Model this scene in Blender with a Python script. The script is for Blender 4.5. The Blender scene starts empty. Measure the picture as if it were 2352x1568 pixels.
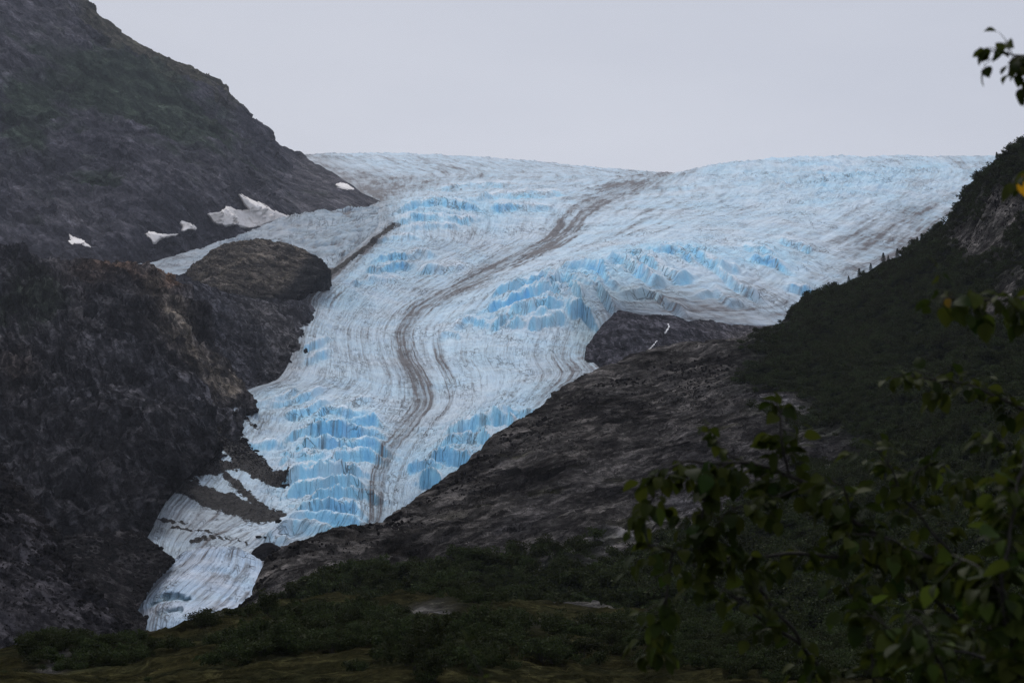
import bpy, math, random
import numpy as np
from mathutils import Vector
from mathutils.bvhtree import BVHTree

random.seed(7); rng = np.random.default_rng(11)
scene = bpy.context.scene
COL = scene.collection

# ------------------------------------------------------------------ camera
FPX, CU, CV, EYE_V = 5200.0, 1176.0, 784.0, 1235.0      # sketch units: 2352 x 1568, eye level at 1235
PITCH = math.atan((EYE_V - CV) / FPX)
cd = bpy.data.cameras.new('camera'); cam = bpy.data.objects.new('camera', cd); COL.objects.link(cam)
cd.sensor_width = 22.3; cd.lens = 22.3 * FPX / 2352.0
cd.clip_start = 0.1; cd.clip_end = 60000
cam.rotation_euler = (math.pi / 2 + PITCH, 0, 0); cam.location = (0, 0, 0)
cd.dof.use_dof = True; cd.dof.focus_distance = 900.0; cd.dof.aperture_fstop = 6.3
scene.camera = cam

# ------------------------------------------------------------------ sky, sun, exposure
SUN_EL, SUN_AZ = math.radians(52), math.radians(-12)     # azimuth from +Y towards +X
world = bpy.data.worlds.new('World'); scene.world = world; world.use_nodes = True
wn = world.node_tree; wn.nodes.clear()
def wnode(t, **k):
    n = wn.nodes.new(t)
    for a, b in k.items(): setattr(n, a, b)
    return n
w_out = wnode('ShaderNodeOutputWorld'); w_bg = wnode('ShaderNodeBackground')
w_sky = wnode('ShaderNodeTexSky', sky_type='NISHITA', sun_disc=False)
w_sky.sun_elevation = SUN_EL; w_sky.sun_rotation = SUN_AZ; w_sky.air_density = 1.5; w_sky.dust_density = 5.0
w_mul = wnode('ShaderNodeVectorMath', operation='SCALE'); w_mul.inputs['Scale'].default_value = 0.07
w_mix = wnode('ShaderNodeMixRGB'); w_mix.inputs[0].default_value = 0.93
w_tc = wnode('ShaderNodeTexCoord'); w_no = wnode('ShaderNodeTexNoise')
w_no.inputs['Scale'].default_value = 3.0; w_no.inputs['Detail'].default_value = 5
w_map = wnode('ShaderNodeMapping'); w_map.inputs['Scale'].default_value = (1, 1, 3)
w_cr = wnode('ShaderNodeValToRGB')
w_cr.color_ramp.elements[0].position = 0.3; w_cr.color_ramp.elements[0].color = (0.56, 0.59, 0.685, 1)
w_cr.color_ramp.elements[1].position = 0.7; w_cr.color_ramp.elements[1].color = (0.655, 0.68, 0.765, 1)
wn.links.new(w_tc.outputs['Generated'], w_map.inputs[0]); wn.links.new(w_map.outputs[0], w_no.inputs['Vector'])
wn.links.new(w_no.outputs[0], w_cr.inputs[0])
wn.links.new(w_sky.outputs[0], w_mul.inputs[0]); wn.links.new(w_mul.outputs[0], w_mix.inputs[1])
wn.links.new(w_cr.outputs[0], w_mix.inputs[2]); wn.links.new(w_mix.outputs[0], w_bg.inputs[0])
w_bg.inputs[1].default_value = 1.0
wn.links.new(w_bg.outputs[0], w_out.inputs[0])

sd = bpy.data.lights.new('sun', 'SUN'); sun = bpy.data.objects.new('sun', sd); COL.objects.link(sun)
sd.energy = 1.5; sd.angle = math.radians(25); sd.color = (1.0, 0.96, 0.9)
sun_dir = Vector((math.sin(SUN_AZ) * math.cos(SUN_EL), math.cos(SUN_AZ) * math.cos(SUN_EL), math.sin(SUN_EL)))
sun.rotation_euler = (-sun_dir).to_track_quat('-Z', 'Y').to_euler()

scene.view_settings.view_transform = 'Standard'; scene.view_settings.look = 'None'
scene.view_settings.exposure = 0.0; scene.view_settings.gamma = 1.0
scene.cycles.max_bounces = 5; scene.cycles.diffuse_bounces = 3; scene.cycles.volume_bounces = 1
scene.cycles.transparent_max_bounces = 8; scene.cycles.denoising_prefilter = 'NONE'

# ------------------------------------------------------------------ numpy helpers
_cp, _sp = math.cos(PITCH), math.sin(PITCH)
def P(u, v, d):
    """sketch coordinates + forward distance (m) -> world points"""
    u = np.asarray(u, float); v = np.asarray(v, float); d = np.asarray(d, float)
    a = (u - CU) / FPX; b = (CV - v) / FPX
    fy = _cp - _sp * b; fz = _sp + _cp * b
    return np.stack([a / fy * d, d + 0 * a, fz / fy * d], -1)

def UV(p):
    x, y, z = p[..., 0], p[..., 1], p[..., 2]
    f = y * _cp + z * _sp; b = (-y * _sp + z * _cp) / f
    return CU + x / f * FPX, CV - b * FPX

_perm = np.random.default_rng(3).permutation(256).astype(np.int32)
_perm = np.concatenate([_perm, _perm, _perm])
_g3 = np.random.default_rng(5).normal(size=(256, 3)).astype(np.float32)
_g3 /= np.linalg.norm(_g3, axis=1, keepdims=True)
_gx, _gy, _gz = (np.ascontiguousarray(_g3[:, k]) for k in range(3))
from concurrent.futures import ThreadPoolExecutor
_pool = ThreadPoolExecutor(4)
def _perlin(x, y, z):
    xi = np.floor(x); yi = np.floor(y); zi = np.floor(z)
    xf, yf, zf = x - xi, y - yi, z - zi
    X = xi.astype(np.int32) & 255; Y = yi.astype(np.int32) & 255; Z = zi.astype(np.int32) & 255
    fu = xf * xf * xf * (xf * (xf * 6 - 15) + 10); fv = yf * yf * yf * (yf * (yf * 6 - 15) + 10); fw = zf * zf * zf * (zf * (zf * 6 - 15) + 10)
    res = []
    A = [_perm.take(X) + Y, _perm.take(X + 1) + Y]
    for c in (0, 1):
        pl = []
        for b in (0, 1):
            g = []
            for a in (0, 1):
                h = _perm.take(_perm.take(A[a] + b) + Z + c)
                g.append(_gx.take(h) * (xf - a) + _gy.take(h) * (yf - b) + _gz.take(h) * (zf - c))
            pl.append(g[0] + (g[1] - g[0]) * fu)
        res.append(pl[0] + (pl[1] - pl[0]) * fv)
    return (res[0] + (res[1] - res[0]) * fw) * np.float32(1.6)
def _chunks(fn, n, *arr):
    """run fn over slices of flat arrays in threads"""
    out = np.empty(n, np.float32); k = 24000
    def job(i): out[i:i + k] = fn(*[q[i:i + k] for q in arr])
    list(_pool.map(job, range(0, n, k)))
    return out
def perlin(x, y, z=0.0):
    x, y, z = np.broadcast_arrays(np.asarray(x, np.float32), np.asarray(y, np.float32), np.asarray(z, np.float32))
    return _chunks(_perlin, x.size, x.ravel(), y.ravel(), z.ravel()).reshape(x.shape)
_rt = np.random.default_rng(9).uniform(-1, 1, (256, 7)).astype(np.float32)
_rts = [np.ascontiguousarray(_rt[:, k]) for k in range(7)]
def _facet(x, y, z):
    bx, by, bz = np.floor(x - .5), np.floor(y - .5), np.floor(z - .5)
    best = np.full(x.shape, 1e9, np.float32); val = np.zeros(x.shape, np.float32)
    for a in (0, 1):
        for b in (0, 1):
            for c in (0, 1):
                cx, cy, cz = bx + a, by + b, bz + c
                h = _perm.take(_perm.take(_perm.take(cx.astype(np.int32) & 255) + (cy.astype(np.int32) & 255)) + (cz.astype(np.int32) & 255))
                dx = x - cx - .5 - .42 * _rts[0].take(h); dy = y - cy - .5 - .42 * _rts[1].take(h); dz = z - cz - .5 - .42 * _rts[2].take(h)
                d = dx * dx + dy * dy + dz * dz; m = d < best
                best = np.where(m, d, best)
                val = np.where(m, .9 * (dx * _rts[3].take(h) + dy * _rts[4].take(h) + dz * _rts[5].take(h)) + .45 * _rts[6].take(h), val)
    return val
def facet(x, y, z):
    """broken rock: every joint-bounded block is a plane with its own tilt"""
    x, y, z = np.broadcast_arrays(np.asarray(x, np.float32), np.asarray(y, np.float32), np.asarray(z, np.float32))
    return _chunks(_facet, x.size, x.ravel(), y.ravel(), z.ravel()).reshape(x.shape)
def fbm(x, y, z=0.0, o=4, gain=0.5, lac=2.03):
    s = 0; a = 1; t = 0
    for i in range(o):
        s = s + a * perlin(x + 17.3 * i, y + 5.1 * i, z + 9.7 * i); t += a
        x = x * lac; y = y * lac; z = z * lac; a *= gain
    return s / t
def ridged(x, y, z=0.0, o=4, gain=0.5, lac=2.1):
    s = 0; a = 1; t = 0
    for i in range(o):
        s = s + a * (1 - np.abs(perlin(x + 13.7 * i, y + 3.3 * i, z + 7.9 * i)) * 2); t += a
        x = x * lac; y = y * lac; z = z * lac; a *= gain
    return s / t
def sstep(a, b, x):
    t = np.clip((x - a) / (b - a), 0, 1); return t * t * (3 - 2 * t)
def blob(u, v, cu, cv, ru, rv, ang=0.0):
    c, s = math.cos(math.radians(ang)), math.sin(math.radians(ang))
    du, dv = u - cu, v - cv
    return np.exp(-(((du * c + dv * s) / ru) ** 2 + ((-du * s + dv * c) / rv) ** 2))
def polydist(u, v, pts):
    """distance to a polyline (sketch units) and 0..1 position along it"""
    pts = np.asarray(pts, float); best = np.full(np.shape(u), 1e9); par = np.zeros(np.shape(u))
    for i in range(len(pts) - 1):
        a, b = pts[i], pts[i + 1]; ab = b - a
        t = np.clip(((u - a[0]) * ab[0] + (v - a[1]) * ab[1]) / (ab @ ab), 0, 1)
        dd = np.hypot(u - a[0] - t * ab[0], v - a[1] - t * ab[1])
        m = dd < best; best = np.where(m, dd, best); par = np.where(m, (i + t) / (len(pts) - 1), par)
    return best, par

def pchip(x, Y, xn):
    """monotone cubic along axis 0 of Y"""
    x = np.asarray(x, float); Y = np.asarray(Y, float)
    h = np.diff(x); sh = (-1,) + (1,) * (Y.ndim - 1)
    dl = np.diff(Y, axis=0) / h.reshape(sh)
    m = np.zeros_like(Y)
    if len(x) > 2:
        w1 = (2 * h[1:] + h[:-1]).reshape(sh); w2 = (h[1:] + 2 * h[:-1]).reshape(sh)
        ok = dl[1:] * dl[:-1] > 0
        with np.errstate(all='ignore'):
            hm = (w1 + w2) / (w1 / dl[:-1] + w2 / dl[1:])
        m[1:-1] = np.where(ok, hm, 0)
    m[0] = dl[0]; m[-1] = dl[-1]
    k = np.clip(np.searchsorted(x, xn, side='right') - 1, 0, len(x) - 2)
    t = ((xn - x[k]) / h[k]).reshape(sh); hk = h[k].reshape(sh)
    t2, t3 = t * t, t * t * t
    return (2*t3 - 3*t2 + 1) * Y[k] + (t3 - 2*t2 + t) * hk * m[k] + (-2*t3 + 3*t2) * Y[k+1] + (t3 - t2) * hk * m[k+1]

def tps(ctrl, sc=400.0, smooth=0.0):
    c = np.asarray(ctrl, float); X = c[:, :2] / sc; y = np.log(c[:, 2]); n = len(c)
    def K(A, B):
        r2 = ((A[:, None, :] - B[None]) ** 2).sum(-1) + 1e-12
        return 0.5 * r2 * np.log(r2)
    A = np.zeros((n + 3, n + 3)); A[:n, :n] = K(X, X) + smooth * np.eye(n)
    A[:n, n] = 1; A[:n, n+1:] = X; A[n, :n] = 1; A[n+1:, :n] = X.T
    w = np.linalg.solve(A, np.concatenate([y, [0, 0, 0]]))
    def f(u, v):
        Q = np.stack([np.ravel(u), np.ravel(v)], -1) / sc; out = np.empty(len(Q))
        for i in range(0, len(Q), 50000):
            q = Q[i:i+50000]; out[i:i+50000] = K(q, X) @ w[:n] + w[n] + q @ w[n+1:]
        return np.exp(out).reshape(np.shape(u))
    return f

def resample(pts, n, by='len'):
    pts = np.asarray(pts, float)
    s = np.concatenate([[0], np.cumsum(np.hypot(*np.diff(pts[:, :2], axis=0).T))]); s /= s[-1]
    t = np.linspace(0, 1, n)
    return np.stack([np.interp(t, s, pts[:, k]) for k in range(pts.shape[1])], -1)

def grid_normals(G):
    a = np.gradient(G, axis=1); b = np.gradient(G, axis=0)
    n = np.cross(a, b); n /= np.linalg.norm(n, axis=-1, keepdims=True) + 1e-9
    flip = np.where((n * G).sum(-1, keepdims=True) > 0, -1.0, 1.0)      # face the viewer's side
    return n * flip

def mesh_from(name, verts, faces_quads, attrs=None, smooth=True):
    me = bpy.data.meshes.new(name)
    verts = np.asarray(verts, np.float32).reshape(-1, 3); q = np.asarray(faces_quads, np.int32)
    k = q.shape[1]
    me.vertices.add(len(verts)); me.vertices.foreach_set('co', verts.ravel())
    me.loops.add(q.size); me.loops.foreach_set('vertex_index', q.ravel())
    me.polygons.add(len(q)); me.polygons.foreach_set('loop_start', np.arange(0, q.size, k, dtype=np.int32))
    me.polygons.foreach_set('loop_total', np.full(len(q), k, np.int32))
    if smooth: me.polygons.foreach_set('use_smooth', np.ones(len(q), bool))
    for nm, arr in (attrs or {}).items():
        arr = np.asarray(arr, np.float32)
        if arr.ndim == 1 or arr.shape[-1] == 1:
            at = me.attributes.new(nm, 'FLOAT', 'POINT'); at.data.foreach_set('value', arr.ravel())
        elif arr.shape[-1] == 3:
            at = me.attributes.new(nm, 'FLOAT_VECTOR', 'POINT'); at.data.foreach_set('vector', arr.ravel())
        else:
            at = me.attributes.new(nm, 'FLOAT_COLOR', 'POINT'); at.data.foreach_set('color', arr.ravel())
    me.update(calc_edges=True); me.validate()
    return me
def grid_quads(nr, nc):
    i = np.arange(nr * nc).reshape(nr, nc)
    return np.stack([i[:-1, :-1].ravel(), i[:-1, 1:].ravel(), i[1:, 1:].ravel(), i[1:, :-1].ravel()], -1)
def obj(name, me, mat=None, parent=None, **props):
    o = bpy.data.objects.new(name, me); COL.objects.link(o)
    if mat is not None and me is not None: me.materials.append(mat)
    if parent is not None: o.parent = parent
    for k, v in props.items(): o[k] = v
    return o
def thing(o, label, cat, group=None):
    o['label'] = label; o['category'] = cat
    if group: o['group'] = group
    return o

# ------------------------------------------------------------------ materials
def newmat(name):
    m = bpy.data.materials.new(name); m.use_nodes = True
    nt = m.node_tree; b = nt.nodes['Principled BSDF']
    return m, nt, b
class NB:
    def __init__(s, nt): s.nt = nt
    def n(s, t, ins=None, **k):
        nd = s.nt.nodes.new(t)
        for a, b in k.items(): setattr(nd, a, b)
        for key, val in (ins or {}).items():
            if hasattr(val, 'is_linked') or isinstance(val, bpy.types.NodeSocket): s.nt.links.new(val, nd.inputs[key])
            else: nd.inputs[key].default_value = val
        return nd
    def noise(s, vec, scale, detail=6, rough=0.6, out=0):
        return s.n('ShaderNodeTexNoise', {'Vector': vec, 'Scale': scale, 'Detail': detail, 'Roughness': rough}).outputs[out]
    def ramp(s, fac, stops):
        r = s.n('ShaderNodeValToRGB', {'Fac': fac}); cr = r.color_ramp
        while len(cr.elements) < len(stops): cr.elements.new(0.5)
        for e, (p, c) in zip(cr.elements, stops):
            e.position = p; e.color = c if len(c) == 4 else (*c, 1)
        return r.outputs[0]
    def mix(s, fac, a, b, blend='MIX'):
        m = s.n('ShaderNodeMix', data_type='RGBA', blend_type=blend)
        for key, val in ((0, fac), (6, a), (7, b)):
            if isinstance(val, bpy.types.NodeSocket): s.nt.links.new(val, m.inputs[key])
            else: m.inputs[key].default_value = val if key == 0 else ((*val, 1) if len(val) == 3 else val)
        return m.outputs[2]
    def math(s, op, a, b=0.0, clamp=False):
        m = s.n('ShaderNodeMath', operation=op, use_clamp=clamp)
        for i, val in enumerate((a, b)):
            if isinstance(val, bpy.types.NodeSocket): s.nt.links.new(val, m.inputs[i])
            else: m.inputs[i].default_value = val
        return m.outputs[0]
    def attr(s, name, out='Color'):
        return s.n('ShaderNodeAttribute', attribute_name=name).outputs[out]
    def mapping(s, vec, scale=(1, 1, 1), rot=(0, 0, 0)):
        if any(rot): vec = s.n('ShaderNodeMapping', {'Vector': vec, 'Rotation': rot}).outputs[0]      # turn first, then stretch along the bedding
        return s.n('ShaderNodeMapping', {'Vector': vec, 'Scale': scale}).outputs[0]

def rock_material(name, scale=1.0, bump=1.0, strata=(0.0, 0.6, 0.0), rough=0.95, contrast=1.0, spec=0.0):
    """tint attribute = the stone's own colour; noise and broken facets give grain, veins and relief"""
    m, nt, b = newmat(name); g = NB(nt)
    pos = g.n('ShaderNodeNewGeometry').outputs['Position']
    tint = g.attr('tint')
    n1 = g.noise(pos, 0.05 * scale, 8, 0.7); n2 = g.noise(pos, 0.45 * scale, 5, 0.7)
    wob = g.n('ShaderNodeVectorMath', {0: pos, 1: g.n('ShaderNodeVectorMath', {0: g.noise(pos, 0.12 * scale, 4, 0.6, 1), 'Scale': 9.0 / scale}, operation='SCALE').outputs[0]}, operation='ADD').outputs[0]
    st = g.mapping(wob, (0.10 * scale, 0.10 * scale, 0.55 * scale), strata)
    vo = g.n('ShaderNodeTexVoronoi', {'Vector': st, 'Scale': 1.0})
    cell = g.n('ShaderNodeSeparateColor', {0: vo.outputs['Color']}).outputs[0]
    n3 = g.noise(g.mapping(wob, (0.05 * scale, 0.05 * scale, 0.5 * scale), strata), 1.0, 7, 0.72)
    v = g.math('ADD', g.math('MULTIPLY', n1, 0.34), g.math('ADD', g.math('MULTIPLY', n2, 0.26), g.math('ADD', g.math('MULTIPLY', n3, 0.32), g.math('MULTIPLY', cell, 0.08))))
    w = 0.095 / contrast
    f = g.ramp(v, [(0.5 - w, (0.30,) * 3), (0.5, (0.85,) * 3), (0.5 + w * .6, (1.6, 1.57, 1.53)), (0.5 + w * 1.15, (3.0, 2.95, 2.9))])
    col = g.mix(1.0, tint, f, 'MULTIPLY')
    nt.links.new(col, b.inputs['Base Color']); b.inputs['Roughness'].default_value = rough
    b.inputs['Specular IOR Level'].default_value = spec
    h = g.math('ADD', g.math('MULTIPLY', n1, 2.0), g.math('ADD', g.math('MULTIPLY', n3, 1.2), g.math('ADD', g.math('MULTIPLY', n2, 0.5), g.math('MULTIPLY', cell, 0.35))))
    bp = g.n('ShaderNodeBump', {'Height': h, 'Strength': 1.0, 'Distance': 3.0 * bump / scale})
    nt.links.new(bp.outputs[0], b.inputs['Normal'])
    return m

def ice_material():
    m, nt, b = newmat('glacier_ice'); g = NB(nt)
    pos = g.n('ShaderNodeNewGeometry').outputs['Position']
    flow = g.attr('flow', 'Vector'); tint = g.attr('tint'); dirt = g.attr('dirt', 'Fac')
    # streaks along the flow, grit specks, thin cracks across
    s1 = g.noise(g.mapping(flow, (70, 3.5, 1)), 1.0, 5, 0.66)
    s2 = g.noise(g.mapping(flow, (60, 60, 1)), 1.0, 4, 0.60)
    s3 = g.noise(pos, 0.06, 5, 0.62)
    k = g.math('ADD', g.math('MULTIPLY', s1, 0.56), g.math('ADD', g.math('MULTIPLY', s2, 0.26), g.math('MULTIPLY', s3, 0.18)))
    k = g.math('SUBTRACT', k, 0.5)
    amt = g.math('ADD', dirt, g.math('MULTIPLY', k, 3.0))
    fac = g.ramp(amt, [(0.16, (0, 0, 0)), (0.45, (0.22,) * 3), (0.75, (0.60,) * 3), (1.0, (1, 1, 1))])
    cr1 = g.noise(g.mapping(flow, (16, 75, 1)), 1.0, 3, 0.55); cr2 = g.noise(g.mapping(flow, (55, 22, 3)), 1.0, 3, 0.5)
    def line(n, w): return g.math('SUBTRACT', 1.0, g.math('DIVIDE', g.math('ABSOLUTE', g.math('SUBTRACT', n, 0.5)), w), True)
    gate = g.math('MULTIPLY', g.math('SUBTRACT', g.noise(g.mapping(flow, (12, 12, 1)), 1.0, 3, 0.6), 0.42, True), 5.0, True)
    crack = g.math('MULTIPLY', g.math('ADD', line(cr1, 0.016), line(cr2, 0.013), True), gate)
    dcol = g.mix(g.noise(pos, 0.15, 4), (0.085, 0.083, 0.091), (0.20, 0.196, 0.205))
    wet = g.mix(g.math('MULTIPLY', crack, 0.62), tint, (0.12, 0.105, 0.10))
    mott = g.ramp(s3, [(0.3, (0.86, 0.89, 0.93)), (0.7, (1.10, 1.08, 1.05))])
    col = g.mix(fac, g.mix(1.0, wet, mott, 'MULTIPLY'), dcol)
    rub = g.ramp(g.math('ADD', g.attr('rubble', 'Fac'), g.math('MULTIPLY', g.math('SUBTRACT', g.noise(pos, 0.25, 6, 0.75), 0.5), 1.6)), [(0.38, (0, 0, 0)), (0.55, (1, 1, 1))])
    col = g.mix(rub, col, g.ramp(g.noise(pos, 0.7, 5, 0.7), [(0.35, (0.008, 0.008, 0.009)), (0.62, (0.024, 0.022, 0.023)), (0.75, (0.07, 0.065, 0.064))]))
    nt.links.new(col, b.inputs['Base Color'])
    b.inputs['Roughness'].default_value = 0.6; b.inputs['Specular IOR Level'].default_value = 0.03
    h = g.math('ADD', g.math('MULTIPLY', s1, 1.0), g.math('ADD', g.math('MULTIPLY', s3, 1.5), g.math('SUBTRACT', g.math('MULTIPLY', s2, 1.2), g.math('MULTIPLY', crack, 0.5))))
    bp = g.n('ShaderNodeBump', {'Height': h, 'Strength': 1.0, 'Distance': 2.0})
    nt.links.new(bp.outputs[0], b.inputs['Normal'])
    return m

M_ICE = ice_material()
M_MOUNT = rock_material('mountain_slate', 0.5, 1.0, (0.1, -0.7, 0.2), contrast=.8)
M_CLIFF = rock_material('cliff_slate', 1.0, 1.3, (0.1, -1.15, 0.1), contrast=1.45)
M_KNOB = rock_material('knob_greywacke', 0.9, 1.0, (0.2, -0.5, 0.0), contrast=1.3)
M_RIDGE = rock_material('ridge_slate', 1.8, 1.2, (0.1, 0.5, 0.0), contrast=1.35)
M_MOSS = rock_material('mossy_bedrock', 4.0, 1.2, (0.2, 0.1, 0.0))

# ------------------------------------------------------------------ terrain relief builder
TERR = {}
def relief(name, top, bottom, ctrl, nc, nr, mat, disp, tint, back=(60.0, 40.0), grow=1.0, sc=400.0, smooth=1e-4):
    """a landform between its crest line and its foot, with a back slope behind the crest"""
    T = resample(top, nc); B = resample(bottom, nc)
    f = tps(ctrl, sc, smooth)
    t = np.linspace(0, 1, nr)[:, None]
    U = B[None, :, 0] * (1 - t) + T[None, :, 0] * t
    V = B[None, :, 1] * (1 - t) + T[None, :, 1] * t
    D = f(U, V); G = P(U, V, D)
    nb = 14; ext = []
    for i in range(1, nb + 1):          # back slope
        k = i / nb
        e = G[-1].copy(); e[:, 1] += back[0] * (k ** 0.8); e[:, 2] -= back[1] * k ** 1.6
        e[:, 0] *= e[:, 1] / G[-1][:, 1]
        ext.append(e)
    G = np.concatenate([G, np.stack(ext)], 0)
    Ua, Va = UV(G)
    N = grid_normals(G)
    off, tt = disp(G, N, Ua, Va, D)
    G = G + N * off[..., None] if off.ndim == 2 else G + off
    Tn = tint(G, Ua, Va, off if off.ndim == 2 else tt)
    A = np.ones(G.shape[:2] + (4,)); A[..., :3] = Tn
    me = mesh_from(name, G, grid_quads(G.shape[0], nc), {'tint': A.reshape(-1, 4)})
    o = obj(name, me, mat, kind='structure')
    TERR[name] = dict(G=G, U=Ua, V=Va, N=N, obj=o, nr=nr)
    return o

def c3(*c): return np.array(c, float)
def lerp(a, b, t):
    return a + (b - a) * np.clip(t, 0, 1)[..., None]

# ------------------------------------------------------------------ valley floor
n = 60
gx, gy = np.meshgrid(np.linspace(-6000, 6000, n), np.linspace(-3000, 12000, n))
gz = -95 + 4 * fbm(gx / 400, gy / 400)
A = np.ones((n * n, 4)); A[:, :3] = (0.05, 0.05, 0.045)
obj('ground', mesh_from('ground', np.stack([gx, gy, gz], -1), grid_quads(n, n), {'tint': A}), M_CLIFF, kind='structure')

# ------------------------------------------------------------------ glacier
GR = [  # rows across the ice from the snout upwards: (place across 0..1, u, v, distance)
 [(0, 290, 1345, 850), (.25, 430, 1345, 850), (.5, 620, 1330, 850), (1, 760, 1330, 850)],
 [(0, 300, 1290, 868), (.25, 440, 1282, 868), (.5, 600, 1280, 868), (1, 780, 1290, 870)],
 [(0, 300, 1235, 900), (.25, 470, 1240, 905), (.5, 700, 1242, 915), (1, 860, 1250, 920)],
 [(0, 290, 1160, 960), (.25, 560, 1190, 965), (.5, 862, 1200, 985), (1, 980, 1200, 985)],
 [(0, 370, 1080, 1030), (.25, 620, 1110, 1035), (.5, 866, 1115, 1060), (1, 1090, 1100, 1065)],
 [(0, 460, 1000, 1110), (.22, 640, 1030, 1125), (.5, 892, 1035, 1150), (1, 1200, 1010, 1160)],
 [(0, 515, 945, 1190), (.25, 700, 965, 1210), (.5, 935, 978, 1240), (1, 1280, 945, 1250)],
 [(0, 545, 905, 1260), (.25, 740, 915, 1300), (.5, 972, 920, 1330), (1, 1340, 890, 1320)],
 [(0, 640, 868, 1330), (.5, 962, 872, 1410), (.8, 1220, 862, 1420), (1, 1380, 852, 1400)],
 [(0, 668, 820, 1420), (.5, 935, 822, 1500), (.8, 1200, 815, 1500), (1, 1356, 822, 1490)],
 [(0, 680, 765, 1520), (.5, 922, 772, 1610), (.8, 1220, 762, 1590), (1, 1362, 782, 1580)],
 [(0, 695, 725, 1620), (.5, 950, 722, 1730), (.75, 1220, 708, 1690), (.9, 1330, 700, 1680), (1, 1400, 722, 1700)],
 [(0, 700, 690, 1700), (.5, 1008, 682, 1830), (.7, 1240, 655, 1780), (.82, 1370, 655, 1760), (1, 1640, 742, 1745)],
 [(0, 750, 640, 1820), (.5, 1100, 637, 1970), (.7, 1380, 610, 1920), (.85, 1580, 640, 1880), (1, 1840, 745, 1850)],
 [(0, 790, 592, 1930), (.5, 1200, 587, 2130), (.7, 1500, 566, 2090), (.85, 1700, 590, 2060), (1, 1990, 660, 2020)],
 [(0, 835, 555, 2050), (.5, 1285, 541, 2290), (.7, 1600, 522, 2290), (.85, 1820, 545, 2260), (1, 2130, 590, 2240)],
 [(0, 870, 512, 2220), (.2, 1000, 505, 2300), (.5, 1330, 491, 2490), (.7, 1750, 478, 2560), (.85, 1960, 480, 2520), (1, 2220, 510, 2480)],
 [(0, 868, 478, 2420), (.2, 1000, 461, 2480), (.35, 1150, 458, 2560), (.5, 1368, 463, 2720), (.7, 1850, 428, 2820), (1, 2280, 450, 2700)],
 [(0, 845, 470, 2700), (.2, 1040, 447, 2800), (.5, 1425, 440, 2960), (.62, 1640, 420, 3000), (.7, 1900, 396, 3050), (1, 2320, 405, 2900)],
 [(0, 815, 447, 3000), (.2, 1060, 426, 3120), (.5, 1490, 419, 3250), (.56, 1560, 400, 3250), (.62, 1660, 380, 3250), (.7, 1850, 367, 3280), (.85, 2050, 364, 3250), (1, 2350, 360, 3150)],
 [(0, 800, 425, 3400), (.2, 1080, 402, 3600), (.5, 1510, 408, 3700), (.62, 1640, 402, 3600), (.7, 1880, 385, 3500), (1, 2380, 385, 3400)],
 [(0, 745, 392, 3900), (.2, 1000, 374, 4150), (.5, 1450, 397, 4350), (.7, 1700, 405, 4300), (1, 2380, 400, 4000)],
 [(0, 680, 357, 4500), (.15, 860, 353, 4700), (.3, 1080, 361, 4800), (.5, 1400, 389, 4850), (.7, 1640, 410, 4800), (1, 2380, 420, 4500)],
 [(0, 660, 372, 5300), (.5, 1400, 410, 5500), (1, 2380, 440, 5200)],
]
NC = 820
cc = np.linspace(0, 1, NC)
rowU, rowV, rowD = [], [], []
for r in GR:
    r = np.array(r, float)
    Q = pchip(r[:, 0], r[:, 1:], cc) if len(r) > 2 else np.stack([np.interp(cc, r[:, 0], r[:, k]) for k in (1, 2, 3)], -1)
    rowU.append(Q[:, 0]); rowV.append(Q[:, 1]); rowD.append(np.log(Q[:, 2]))
rowU, rowV, rowD = map(np.array, (rowU, rowV, rowD))
steps = np.maximum(np.abs(np.diff(rowV, axis=0)).max(1), 14)
tk = np.concatenate([[0], np.cumsum(steps)])
NR = 640
ts = np.linspace(0, tk[-1], NR)
Q = pchip(tk, np.stack([rowU, rowV, rowD], -1), ts)
gU, gV, gD = Q[..., 0], Q[..., 1], np.exp(Q[..., 2])
G = P(gU, gV, gD); X, Y = G[..., 0], G[..., 1]
C = np.broadcast_to(cc, (NR, NC)); S = np.broadcast_to((ts / tk[-1])[:, None], (NR, NC))
AL = np.concatenate([np.zeros((1, NC)), np.cumsum(np.linalg.norm(np.diff(G, axis=0), axis=-1), 0)], 0)   # metres along flow

def ice_zone(u, v):
    z1 = blob(u, v, 730, 1090, 150, 150) * sstep(890, 935, v)                 # lower left icefall
    z2 = blob(u, v, 1090, 1040, 150, 95, -40)
    z3 = blob(u, v, 1270, 690, 160, 62, -18) + 0.7 * blob(u, v, 1480, 610, 120, 40, -10)
    z4 = blob(u, v, 1020, 490, 170, 30)
    z5 = 0.55 * blob(u, v, 860, 630, 110, 60, -35)
    z6 = 0.8 * blob(u, v, 1930, 415, 330, 60)
    z7 = 0.6 * blob(u, v, 1720, 590, 230, 40, 8)
    z8 = 0.4 * blob(u, v, 1150, 770, 130, 60)
    return z1, z2, z3, z4, z5, z6, z7, z8
z1, z2, z3, z4, z5, z6, z7, z8 = ice_zone(gU, gV)
wx = fbm(X / 60, Y / 60, 1.3, 3) ; wy = fbm(X / 45, Y / 45, 7.7, 3)
def steps_profile(p, riser=0.35):
    f = p - np.floor(p)
    return np.where(f < riser, sstep(0, riser, f), 1 - (f - riser) / (1 - riser))
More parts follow.
